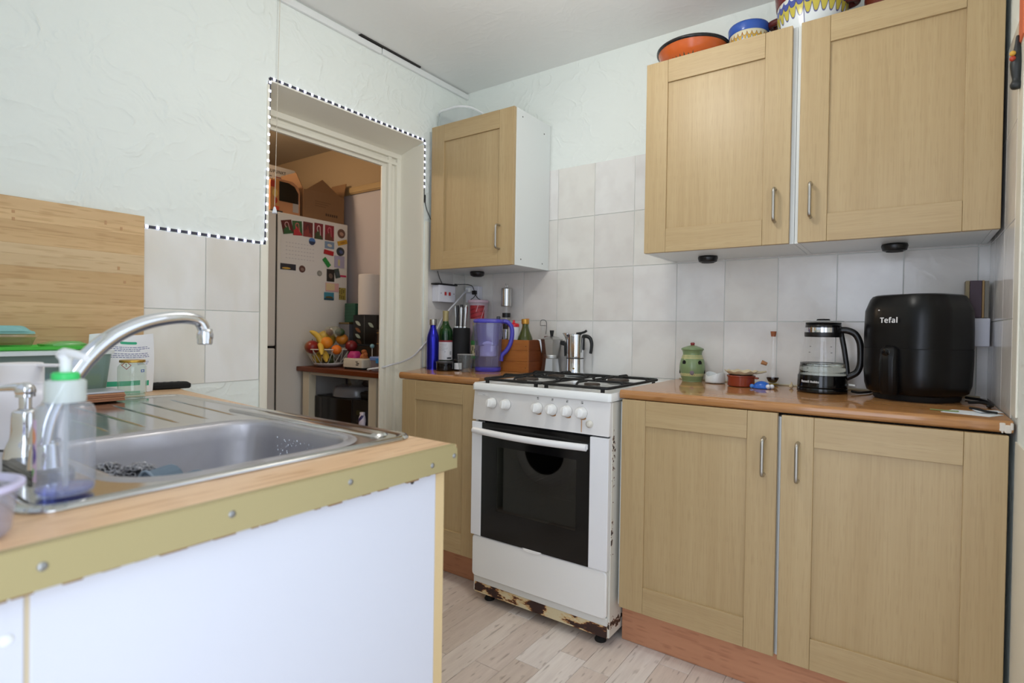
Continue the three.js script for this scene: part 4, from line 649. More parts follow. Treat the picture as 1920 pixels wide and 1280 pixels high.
  const by = W0 + 0.0085;
  t = thing('canister', 'white canister with red lid and red foot standing in the wooden box', 'canister', [0.447, by, 0.152]);
  part(t, 'body', lathe([[0, 0.0], [0.0255, 0.0], [0.0265, 0.003], [0.0265, 0.205], [0, 0.205]], 36), S(0xe6e8ee, 0.35)); part(t, 'red_band', lathe([[0.0268, 0.125], [0.0268, 0.142]], 36), S(0xd02030, 0.35)); part(t, 'lid', lathe([[0.0268, 0.204], [0.0272, 0.206], [0.026, 0.220], [0.012, 0.223], [0.006, 0.225], [0.0055, 0.237], [0, 0.238]], 36), S(0xd01a2c, 0.3), 'red lid with a knob');
  const oil = (name, label, x, z, r, hh, capMat, gm) => { const b = thing(name, label, 'bottle', [x, by, z]); part(b, 'glass', lathe(prof([[0.0, 0.0], [r * 0.95, 0.0], [r, 0.006], [r, hh * 0.5], [r * 0.97, hh * 0.62], [r * 0.6, hh * 0.76], [r * 0.40, hh * 0.85], [r * 0.40, hh * 0.92]], 60), 36), gm); part(b, 'oil', lathe([[0, 0.003], [r * 0.93, 0.003], [r * 0.95, 0.008], [r * 0.95, hh * 0.55], [0, hh * 0.55]], 32), S(0x4a4a18, 0.15)); part(b, 'cap', lathe([[r * 0.46, hh * 0.90], [r * 0.50, hh * 0.91], [r * 0.50, hh * 0.99], [r * 0.44, hh], [0, hh]], 28), capMat); return b; };
  oil('oil_bottle', 'dark olive green oil bottle with a gold cap standing in the wooden box', 0.5185, 0.158, 0.0365, 0.243, S(0xc8923c, 0.3, 0.6), Ph({ color: 0x6a7230, roughness: 0.05, transmission: 0.6, thickness: 0 }));
  oil('vinegar_bottle', 'clear bottle with an orange cap half hidden behind the red lidded canister', 0.495, 0.106, 0.0205, 0.246, S(0xd07a4a, 0.4), M.glassGreen);
  { const pkt = single('grey_green_lid', 'round grey green lid leaning in the wooden box in front of the dark oil bottle', 'lid', lathe([[0, 0.002], [0.03, 0.0015], [0.034, -0.002], [0.034, -0.004], [0, -0.003]], 32), S(0x8a9a80, 0.4)); pkt.position.set(0.531, W0 + 0.118, 0.1975); pkt.rotation.x = Math.PI / 2 - 0.06; pkt.scale.set(0.8, 0.8, 0.8); }
  t = thing('swing_top_bottle', 'clear glass swing top bottle with wire bail behind the wooden box', 'bottle', [0.545, W0, 0.040]);
  part(t, 'glass', lathe(prof([[0.0, 0.0], [0.026, 0.0], [0.028, 0.006], [0.028, 0.13], [0.024, 0.16], [0.015, 0.195], [0.0125, 0.22], [0.0135, 0.236], [0.0125, 0.242]], 60), 36), M.glass);
  part(t, 'wire_bail', [bend([[-0.015, 0.222, 0], [-0.017, 0.238, 0], [-0.010, 0.250, 0], [0.010, 0.250, 0], [0.020, 0.240, 0], [0.023, 0.205, 0.004], [0.021, 0.180, 0.006]], 0.0013, 6), tube([[-0.0145, 0.222, 0], [0, 0.222, 0.0145], [0.0145, 0.222, 0], [0, 0.222, -0.0145]], 0.0012, 24, 5, true)], M.dark); part(t, 'stopper', [lathe([[0, 0], [0.0085, 0.002], [0.0105, 0.01], [0.0, 0.011]], 20).translate(0.028, 0.150, 0.008), lathe([[0.008, 0.0115], [0.0125, 0.0115], [0.0125, 0.019], [0, 0.020]], 20).translate(0.028, 0.150, 0.008)], S(0x5a2a2a, 0.6), 'hanging stopper with a dark red seal');
}
// coffee pots on the back of the hob
{
  const hy = 0.8768;
  let t = thing('moka_pot', 'faceted aluminium moka pot with a black knob at the back of the hob', 'coffee pot', [0.626, hy, 0.088], 0.25);
  const fac = (pts, s = 8) => { const g = new THREE.LatheGeometry(pts.map(([a, b]) => new THREE.Vector2(a, b)), s, Math.PI / 8); return flat(toCreasedNormals(g, 0.3)); };
  part(t, 'boiler', fac([[0, 0], [0.050, 0], [0.0515, 0.004], [0.0405, 0.076], [0, 0.076]]), M.alu); part(t, 'ring', lathe([[0.036, 0.075], [0.0405, 0.077], [0.0405, 0.082], [0.039, 0.083], [0.0405, 0.0845], [0.0405, 0.092], [0.036, 0.094]], 40), M.alu);
  part(t, 'jug', fac([[0.038, 0.093], [0.0395, 0.094], [0.0525, 0.163], [0.0525, 0.165], [0.050, 0.165]]), M.alu); part(t, 'spout', extrude([[0, 0], [0.013, 0.058], [0.026, 0.066], [0, 0.066]], 0.016, { bevel: 0.002 }).translate(0, 0, -0.008).rotateY(Math.PI + 0.2).translate(-0.047, 0.099, 0.006), M.alu); part(t, 'lid', fac([[0.053, 0.165], [0.0535, 0.167], [0.030, 0.178], [0.01, 0.182], [0, 0.182]]), M.alu);
  part(t, 'knob', lathe([[0.006, 0.181], [0.007, 0.185], [0.0105, 0.207], [0.0098, 0.210], [0, 0.210]], 16), M.black); part(t, 'handle', extrude([[0.045, 0.160], [0.062, 0.162], [0.074, 0.15], [0.072, 0.09], [0.064, 0.088], [0.062, 0.138], [0.046, 0.142]], 0.014, { bevel: 0.003 }).translate(0, 0, -0.007), M.black);
  t = thing('steel_coffee_pot', 'polished stainless steel coffee pot with black handle beside the faceted moka pot', 'coffee pot', [0.744, hy, 0.070], 0.12);
  part(t, 'base', lathe([[0, 0], [0.042, 0], [0.0455, 0.003], [0.0455, 0.012], [0.0405, 0.018], [0.0395, 0.06], [0.0395, 0.0785]], 44), M.chrome); part(t, 'seam', lathe([[0.0395, 0.0785], [0.0408, 0.079], [0.0408, 0.083], [0.0395, 0.0835]], 40), M.dark);
  part(t, 'jug', lathe([[0.0395, 0.0835], [0.040, 0.09], [0.0425, 0.182], [0.0445, 0.192], [0.042, 0.192]], 44), M.chrome); part(t, 'lid', lathe([[0.0425, 0.190], [0.03, 0.194], [0, 0.195]], 40), M.steel); part(t, 'spout', loft([[0.004, 0.006, 0.003, 0.165, -0.041, 0], [0.012, 0.010, 0.006, 0.186, -0.044, 0], [0.016, 0.012, 0.008, 0.198, -0.048, 0]], { crease: 1 }), M.chrome);
  part(t, 'valve', tr(rot(cyl(0.004, 0.004, 0.008, 0, 0, 0, 14), Math.PI / 2), 0.012, 0.035, 0.041), M.brass); part(t, 'thumb_lever', [sweep([V(0.006, 0.196, 0), V(0.03, 0.199, 0), V(0.046, 0.204, 0), V(0.056, 0.211, 0)], 0.0055, 8)], M.black);
  part(t, 'handle', sweep(new THREE.CatmullRomCurve3([V(0.040, 0.184, 0), V(0.058, 0.184, 0), V(0.073, 0.176, 0), V(0.081, 0.155, 0), V(0.081, 0.13, 0), V(0.077, 0.105, 0)]).getPoints(24), (q) => 0.0095 - 0.0025 * q, 10), M.black); part(t, 'handle_bracket', bx(0.036, 0.047, 0.12, 0.188, -0.007, 0.007, 0.003), M.black);
}
// ---------------------------------------------------------------- things on the right worktop
{
  let t = thing('garlic_pot', 'green glazed pottery jar with black holes, cream stripes and a red knob', 'jar', [1.300, W0, 0.090]);
  const pot = cv(512, 512, (g, w, h) => {
    g.fillStyle = '#7f9468'; g.fillRect(0, 0, w, h); const Y = (v) => h * (1 - v); g.fillStyle = '#d8c88c'; for (const v of [0.62, 0.645, 0.675, 0.70]) g.fillRect(0, Y(v), w, 6); for (const v of [0.05, 0.085, 0.12]) g.fillRect(0, Y(v), w, 6); g.fillStyle = '#a89a70'; g.fillRect(0, Y(0.035), w, 18);
    g.strokeStyle = '#dccf96'; g.lineWidth = 4; for (let r = 0; r < 2; r++) { g.beginPath(); for (let x = 0; x <= w; x += 4) { const y = Y(0.335) + 11 * Math.sin(x / w * Math.PI * 2 * 22 + r * Math.PI); x ? g.lineTo(x, y) : g.moveTo(x, y); } g.stroke(); }
  });
  const pts = prof([[0.0, 0.0], [0.036, 0.0], [0.039, 0.004], [0.0465, 0.028], [0.0505, 0.055], [0.0470, 0.082], [0.0395, 0.104], [0.0375, 0.112], [0.0395, 0.122], [0.0425, 0.129]], 60);
  part(t, 'body', lathe(pts, 48), S(0xffffff, 0.25, 0, { map: pot })); part(t, 'lid', lathe(prof([[0.0435, 0.128], [0.0445, 0.131], [0.040, 0.136], [0.022, 0.143], [0.008, 0.147], [0.0, 0.148]], 24), 40), S(0x7b9064, 0.2)); part(t, 'knob', lathe([[0.006, 0.146], [0.0085, 0.151], [0.0088, 0.155], [0.006, 0.158], [0, 0.158]], 24), S(0x8e3030, 0.3), 'dark red knob');
  const cam = Math.atan2(2.0153 - 1.300, 2.3708 - 0.092);
  for (const [da, y, r] of [[-0.72, 0.077, 0.0088], [0.66, 0.077, 0.0088], [-0.02, 0.038, 0.0085], [-1.45, 0.040, 0.0085], [1.40, 0.042, 0.0085], [2.7, 0.07, 0.0088]]) {
    const q = pts.reduce((a, b) => Math.abs(b[1] - y) < Math.abs(a[1] - y) ? b : a), a = cam + da, m = part(t, 'hole', lathe([[0, 0.0012], [r * 0.9, 0.0009], [r, -0.001]], 24), da === -0.02 ? S(0x7a6e74, 0.6) : M.hole); m.rotation.set(Math.PI / 2, 0, 0); m.position.set((q[0] - 0.0002) * Math.sin(a), y, (q[0] - 0.0002) * Math.cos(a)); m.rotation.order = 'YXZ'; m.rotation.y = a; m.scale.z = 1.15;
  }
  t = thing('white_dish', 'small white ceramic holder with a scooped rim next to the green pottery jar', 'dish', [1.396, W0, 0.103]);
  { const n = 48, P = [], I = [], ring = (r, y0, f) => { for (let k = 0; k < n; k++) { const a = k / n * 2 * Math.PI; P.push(r * Math.cos(a), y0 + f * (0.016 * Math.pow(Math.abs(Math.cos(a - 0.55)), 1.5) - 0.006), r * Math.sin(a)); } };
    ring(0.030, 0.001, 0); ring(0.0375, 0.002, 0); ring(0.0385, 0.008, 0); ring(0.0375, 0.011, 0); ring(0.0385, 0.016, 0); ring(0.037, 0.033, 1); ring(0.034, 0.034, 1); ring(0.032, 0.02, 0); ring(0.03, 0.016, 0);
    for (let j = 0; j < 8; j++) for (let k = 0; k < n; k++) { const a = j * n + k, b = j * n + (k + 1) % n; I.push(a, a + n, b, b, a + n, b + n); } const c = P.length / 3; P.push(0, 0.016, 0); for (let k = 0; k < n; k++) I.push(c, 8 * n + (k + 1) % n, 8 * n + k);
    const g = new THREE.BufferGeometry(); g.setAttribute('position', new THREE.Float32BufferAttribute(P, 3)); g.setIndex(I); g.computeVertexNormals(); part(t, 'body', g, S(0xdfe3e2, 0.25)); }
  t = thing('terracotta_dish', 'round glossy red brown terracotta dish under a wavy cream dish', 'dish', [1.508, W0, 0.168]);
  part(t, 'body', lathe([[0, 0.001], [0.044, 0.001], [0.0475, 0.004], [0.0475, 0.034], [0.0505, 0.037], [0.0505, 0.042], [0.047, 0.042], [0.045, 0.02], [0, 0.018]], 44), S(0x8e3a22, 0.22)); part(t, 'ear', bx(0.046, 0.062, 0.03, 0.037, -0.01, 0.01, 0.003), S(0x8e3a22, 0.22));
  t = thing('spoon_rest', 'cream dish with wavy rim and a short handle lying on the terracotta dish', 'dish', [1.508, W0 + 0.0425, 0.168]);
  { const n = 64, P = [], I = [], ring = (r, y, f) => { for (let k = 0; k < n; k++) { const a = k / n * 2 * Math.PI, q = r * (1 + f * 0.04 * Math.sin(a * 9)); P.push(q * Math.cos(a) + (f && Math.abs(a) < 0.0 ? 0 : 0), y + f * 0.0025 * Math.sin(a * 9 + 1), q * Math.sin(a)); } };
    ring(0.034, 0.0005, 0); ring(0.046, 0.005, 0.4); ring(0.055, 0.013, 1); ring(0.057, 0.016, 1); ring(0.054, 0.0165, 1); ring(0.045, 0.009, 0.4); ring(0.033, 0.004, 0);
    for (let j = 0; j < 6; j++) for (let k = 0; k < n; k++) { const a = j * n + k, b = j * n + (k + 1) % n; I.push(a, a + n, b, b, a + n, b + n); } for (const [j, y] of [[0, 0.0005], [6, 0.004]]) { const c = P.length / 3; P.push(0, y, 0); for (let k = 0; k < n; k++) j ? I.push(c, j * n + (k + 1) % n, j * n + k) : I.push(c, k, (k + 1) % n); }
    const g = new THREE.BufferGeometry(); g.setAttribute('position', new THREE.Float32BufferAttribute(P, 3)); g.setIndex(I); g.computeVertexNormals(); part(t, 'bowl', g, S(0xd6c6a2, 0.3)); part(t, 'handle', sweep([V(0.05, 0.011, 0), V(0.07, 0.013, -0.006), V(0.086, 0.017, -0.012)], (q) => 0.006 - 0.003 * q, 10), S(0xb9ab8a, 0.35)); }
  // blue toy timer with white knobs
  t = thing('blue_timer', 'small shiny blue turtle shaped kitchen timer with two white balls', 'timer', [1.588, W0, 0.200], 0.1);
  { const sh = flat(new THREE.SphereGeometry(0.026, 28, 14, 0, Math.PI * 2, 0, Math.PI / 2)); sh.scale(1.12, 0.92, 0.9); part(t, 'shell', sh.translate(0, 0.003, 0), S(0x2a66c4, 0.15)); part(t, 'skirt', loft([[0.029, 0.024, 0.02, 0.0], [0.031, 0.026, 0.022, 0.003], [0.028, 0.023, 0.02, 0.006]], { capA: true, capB: true }), S(0x2a66c4, 0.2)); part(t, 'tail', sph(0.008, -0.033, 0.007, 0.004, 14), S(0x4a86d0, 0.25)); for (const [x, z] of [[0.022, 0.018], [0.033, 0.006]]) part(t, 'white_ball', sph(0.0085, x, 0.0088, z, 16), S(0xe8eaf0, 0.3)); }
  // oil and vinegar flask
  t = thing('oil_flask', 'clear glass oil flask with tall corked neck, side spout and dark vinegar at the bottom', 'flask', [1.596, W0, 0.050]);
  part(t, 'glass', lathe(prof([[0.0, 0.002], [0.018, 0.001], [0.026, 0.010], [0.0285, 0.028], [0.024, 0.052], [0.0145, 0.085], [0.0095, 0.12], [0.0085, 0.175], [0.0092, 0.191]], 60), 36), M.glass); part(t, 'inner_flask', [lathe(prof([[0.0, 0.008], [0.012, 0.010], [0.0205, 0.026], [0.020, 0.040], [0.012, 0.058], [0.007, 0.068]], 40), 30), tube([[-0.004, 0.062, 0], [-0.012, 0.076, 0.004], [-0.024, 0.084, 0.008]], 0.005, 16, 10)], M.glass);
  part(t, 'vinegar', lathe(prof([[0.0, 0.010], [0.011, 0.012], [0.019, 0.022], [0.0205, 0.032], [0.0, 0.0322]], 24), 28), S(0x1c0d08, 0.1), 'dark vinegar'); part(t, 'oil', lathe([[0, 0.003], [0.017, 0.003], [0.023, 0.008], [0, 0.0085]], 28), S(0xc4a848, 0.15)); part(t, 'cork', cyl(0.0082, 0.0108, 0.020, 0, 0.188, 0, 20), S(0x9a5a38, 0.8)); part(t, 'side_cork', rot(cyl(0.0065, 0.0085, 0.020, 0, 0, 0, 18), 0, 0, Math.PI / 2 - 0.35).translate(-0.020, 0.0815, 0.007), S(0xb07a50, 0.8));
  single('garlic_clove', 'small pale garlic clove lying between the oil flask and the kettle', 'garlic', [sph(0.0075, 1.672, W0 + 0.0072, 0.120, 12).applyMatrix4(new THREE.Matrix4()), lathe([[0.006, 0], [0.003, 0.006], [0.0015, 0.012], [0, 0.013]], 12).translate(1.673, W0 + 0.011, 0.12)], S(0xcab894, 0.7));
  // kettle
  const kx = 1.777, kz = 0.178; t = thing('kettle', 'glass electric kettle with black base, steel band and black handle', 'kettle', [kx, W0, kz], 0); t.scale.set(0.9, 1, 0.9);
  part(t, 'power_base', lathe([[0, 0], [0.084, 0], [0.0865, 0.003], [0.0865, 0.015], [0.084, 0.0165], [0, 0.0165]], 56), M.blackGloss); part(t, 'foot', lathe([[0, 0.017], [0.0845, 0.017], [0.0855, 0.02], [0.0845, 0.058], [0.082, 0.0605], [0, 0.0605]], 56), M.blackGloss);
  part(t, 'glass', lathe(prof([[0.0825, 0.060], [0.0815, 0.075], [0.078, 0.10], [0.071, 0.14], [0.064, 0.175], [0.061, 0.195]], 40), 56), M.glass); part(t, 'water', lathe([[0.0, 0.061], [0.0815, 0.061], [0.0795, 0.085], [0.0768, 0.0995], [0, 0.1]], 56), Ph({ color: 0xe4ece8, roughness: 0.02, transmission: 1, thickness: 0.1, ior: 1.33 }));
  part(t, 'water_line', lathe([[0.0770, 0.0993], [0.0782, 0.1], [0.0770, 0.1008]], 56), S(0x5a605e, 0.3)); part(t, 'collar', lathe([[0.060, 0.190], [0.0635, 0.191], [0.0640, 0.206], [0.062, 0.207]], 56), M.black); part(t, 'steel_band', lathe([[0.0625, 0.206], [0.0632, 0.2062], [0.0632, 0.2225], [0.0625, 0.2228]], 56), M.chrome); part(t, 'lid_ring', lathe([[0.0625, 0.2225], [0.0615, 0.226], [0.0605, 0.240], [0.0, 0.240]], 56), M.blackGloss);
  part(t, 'lid', [lathe([[0.0, 0.2415], [0.07, 0.2425], [0.071, 0.2445], [0.068, 0.246], [0, 0.2475]], 56)], Ph({ color: 0xe8eeee, roughness: 0.06, transmission: 0.7, thickness: 0 }), 'clear lid plate'); part(t, 'lid_knob', lathe([[0.0, 0.2476], [0.024, 0.2478], [0.021, 0.2525], [0, 0.2535]], 32), M.black);
  part(t, 'handle', [sweep(new THREE.CatmullRomCurve3([V(0.050, 0.214, 0), V(0.078, 0.214, 0), V(0.104, 0.203, 0), V(0.119, 0.178, 0), V(0.124, 0.14, 0), V(0.122, 0.095, 0), V(0.112, 0.073, 0), V(0.095, 0.062, 0), V(0.076, 0.052, 0)]).getPoints(48), 0.0115, 14), sweep([V(0.060, 0.205, 0), V(0.071, 0.15, 0), V(0.079, 0.10, 0), V(0.084, 0.056, 0)], 0.009, 12)], M.black, 'black loop handle'); part(t, 'switch', bx(0.085, 0.108, 0.034, 0.041, -0.008, 0.008, 0.002), S(0xd8d8d4, 0.3)).rotation.z = -0.08;
  for (let k = 0; k < 5; k++) for (const [a, r0] of [[-0.45, 0], [0.62, 1]]) { const y = [0.072, 0.084, 0.104, 0.138, 0.158][k], r = y < 0.1 ? 0.0822 - (y - 0.06) * 0.1 : 0.0785 - (y - 0.1) * 0.185; if (r0 && k < 2) continue; part(t, 'level_mark', bx(-0.0028, 0.0028, y - 0.0008, y + 0.0008, r - 0.0008, r + 0.0006, 0), M.dark).rotation.y = a - 0.1; }
  const font = await new FontLoader().loadAsync('fonts/droid/droid_sans_bold.typeface.json');
  const wrap = (text, size, R, a0, y, z) => { const g = flat(new TextGeometry(text, { font, size, depth: 0.0006, curveSegments: 3 })); g.computeBoundingBox(); const w = g.boundingBox.max.x, p = g.attributes.position; for (let i = 0; i < p.count; i++) { const a = a0 + (p.getX(i) - w / 2) / R, r = R + p.getZ(i); p.setXYZ(i, r * Math.sin(a), p.getY(i) + y, r * Math.cos(a) + z); } g.computeVertexNormals(); return g; };
  part(t, 'lettering', wrap('Russell Hobbs', 0.0076, 0.0854, -0.42, 0.035, 0), S(0xe8e8e8, 0.4), 'white maker name');
  single('power_cable', 'black power cord running from the kettle behind the air fryer', 'cord', tube([[1.866, W0 + 0.010, 0.19], [1.885, W0 + 0.006, 0.175], [1.91, W0 + 0.005, 0.12], [1.93, W0 + 0.005, 0.06], [2.03, W0 + 0.005, 0.03], [2.14, W0 + 0.006, 0.04]], 0.0042, 40, 8), M.rubber);
  // air fryer
  t = thing('air_fryer', 'big glossy black rounded air fryer beside the right wall', 'air fryer', [2.040, W0, 0.208], -0.56);
  const q = (hx, hz, y) => [hx - 0.034, hz - 0.034, (Math.min(hx, hz) - 0.034) * 0.66, y];
  const shell = Ph({ color: 0x0b0b0c, roughness: 0.28, specularIntensity: 0.55 }), gl = Ph({ color: 0x08080a, roughness: 0.1, specularIntensity: 0.7 });
  part(t, 'foot', loft([q(0.13, 0.13, 0.0), q(0.134, 0.134, 0.006), q(0.136, 0.136, 0.02)], { capA: true, n: 12 }), M.rubber);
  part(t, 'lower_body', loft([q(0.138, 0.138, 0.018), q(0.150, 0.150, 0.026), q(0.1565, 0.1565, 0.05), q(0.159, 0.159, 0.11), q(0.159, 0.159, 0.1585)], { capA: true, capB: true, n: 12, crease: 1 }), shell); part(t, 'upper_body', loft([q(0.159, 0.159, 0.1605), q(0.1588, 0.1588, 0.22), q(0.157, 0.157, 0.277), q(0.146, 0.146, 0.312), q(0.140, 0.140, 0.322), q(0.132, 0.132, 0.326)], { capA: true, capB: true, n: 12, crease: 0.5 }), shell); part(t, 'drawer_gap', loft([q(0.1575, 0.1575, 0.158), q(0.1575, 0.1575, 0.161)], { n: 12 }), M.hole);
  part(t, 'control_panel', extrude([[-0.052, 0.215], [0.052, 0.215], [0.046, 0.302], [-0.046, 0.302]], 0.012, { bevel: 0.004 }).rotateX(-0.06).translate(0, 0.012, 0.1168), gl, 'gloss black control panel'); part(t, 'handle', loft([[0.022, 0.016, 0.013, 0.02], [0.027, 0.022, 0.018, 0.03], [0.027, 0.024, 0.02, 0.12], [0.025, 0.020, 0.018, 0.156], [0.014, 0.010, 0.009, 0.168]].map(([a, b, r, y]) => [a, b, r, y, 0, 0.126]), { capA: true, capB: true, crease: 1 }), shell, 'black drawer handle'); part(t, 'handle_button', rot(lathe([[0, 0.004], [0.011, 0.003], [0.013, 0]], 24), Math.PI / 2).translate(0, 0.148, 0.146), gl);
  const lt = flat(new TextGeometry('Tefal', { font, size: 0.0165, depth: 0.0008, curveSegments: 3 })); lt.computeBoundingBox(); lt.translate(-lt.boundingBox.max.x / 2 - 0.004, 0.238, 0.1305); part(t, 'lettering', lt, S(0xdcdcdc, 0.35), 'white maker name'); part(t, 'indicator_lamp', tr(rot(cyl(0.0022, 0.002, 0.0015, 0, 0, 0, 12), Math.PI / 2), -0.034, 0.277, 0.1305), S(0xdadada, 0.3));
  single('power_cable', 'black power cord lying at the foot of the air fryer by the right wall', 'cord', tube([[2.165, W0 + 0.007, 0.27], [2.195, W0 + 0.012, 0.30], [2.212, W0 + 0.008, 0.33], [2.20, W0 + 0.008, 0.36], [2.212, W0 + 0.006, 0.26], [2.205, W0 + 0.006, 0.16], [2.17, W0 + 0.006, 0.10]], 0.004, 50, 8), M.rubber);
  // papers with glasses like clip
  { const s = extrude([[-0.052, -0.03], [0.036, -0.036], [0.05, 0.014], [0.012, 0.034], [-0.044, 0.03]], 0.0012); s.rotateX(-Math.PI / 2); const p = single('receipt', 'white crumpled receipt lying on the right worktop in front of the air fryer', 'paper', s, S(0xe6ecf0, 0.7)); p.position.set(2.158, W0, 0.495); p.rotation.y = -0.25; p.scale.set(1.15, 1, 1.3);
    const s2 = extrude([[-0.03, -0.02], [0.028, -0.016], [0.034, 0.012], [-0.022, 0.02]], 0.001); s2.rotateX(-Math.PI / 2 + 0.05); const p2 = single('folded_receipt', 'second white paper slip lying on the receipt nearest the right wall', 'paper', s2, S(0xdfe6ec, 0.7)); p2.position.set(2.188, W0 + 0.0045, 0.465); p2.rotation.y = 0.5;
    single('black_strap', 'thin black strap lying across the white receipt', 'strap', tube([[2.155, W0 + 0.008, 0.445], [2.172, W0 + 0.009, 0.468], [2.182, W0 + 0.008, 0.492], [2.205, W0 + 0.006, 0.502]], 0.0032, 24, 6), M.rubber); single('green_twig', 'thin green twig lying on the worktop beside the white receipt', 'stem', tube([[2.068, W0 + 0.003, 0.50], [2.095, W0 + 0.003, 0.503], [2.128, W0 + 0.004, 0.510]], 0.0018, 16, 6), S(0x7a8a52, 0.7)); }
  // socket box on the right wall and the slim box standing on it
  t = thing('wall_socket', 'white surface mounted socket box on the right wall behind the air fryer', 'socket', [XR - 0.008, 1.056, 0.105]);
  part(t, 'box', bx(-0.046, 0, 0, 0.089, -0.085, 0.0, 0.003), S(0xdcdce4, 0.35)); part(t, 'faceplate', bx(-0.053, -0.0465, -0.001, 0.09, -0.086, 0.001, 0.002), S(0xe0e0e8, 0.3)); part(t, 'switch', bx(-0.056, -0.0535, 0.05, 0.066, -0.03, -0.018, 0.001), M.white);
  t = thing('slim_box', 'slim dark purple box with gold edges standing on the white socket box', 'box', [XR - 0.058, 1.1465, 0.035]);
  part(t, 'front', bx(0.0, 0.030, 0, 0.118, 0, 0.05, 0.001), S(0x4a3440, 0.5)); part(t, 'gold_edge', bx(-0.0105, -0.0005, 0, 0.118, 0, 0.05, 0.001), S(0x9a8860, 0.45)); part(t, 'gold_edge', bx(0.0305, 0.036, 0, 0.118, 0, 0.05, 0.001), S(0xa8854e, 0.45)); part(t, 'side', bx(0.0365, 0.047, 0, 0.116, 0, 0.05, 0.001), S(0x8a8478, 0.6));
  // ornament and orange cloth hanging on the right wall
  t = thing('wall_ornament', 'dark carved ornament hanging on the right wall beside the cupboard', 'ornament', [XR - 0.012, 1.69, 0.556]); t.scale.set(0.8, 0.78, 0.8);
  part(t, 'figure', lathe(prof([[0.0, 0.0], [0.012, 0.004], [0.016, 0.016], [0.011, 0.03], [0.014, 0.05], [0.017, 0.08], [0.012, 0.105], [0.007, 0.14], [0.004, 0.165], [0.0, 0.168]], 40), 20), S(0x24282a, 0.45)); part(t, 'red_bead', sph(0.008, -0.012, 0.094, 0.012, 14), S(0xb8402a, 0.4)); part(t, 'yellow_bead', sph(0.008, -0.012, 0.11, 0.012, 14), S(0xd8a840, 0.4));
  single('orange_banner', 'narrow orange cloth hanging on the right wall above the dark ornament', 'cloth', uvm(extrude([[-0.03, 0], [0.03, 0.004], [0.032, 0.3], [-0.03, 0.3]], 0.006, { bevel: 0.002 }).rotateY(-Math.PI / 2).translate(XR - 0.003, 1.80, 0.575), 'y'), S(0xd8704a, 0.8));
}
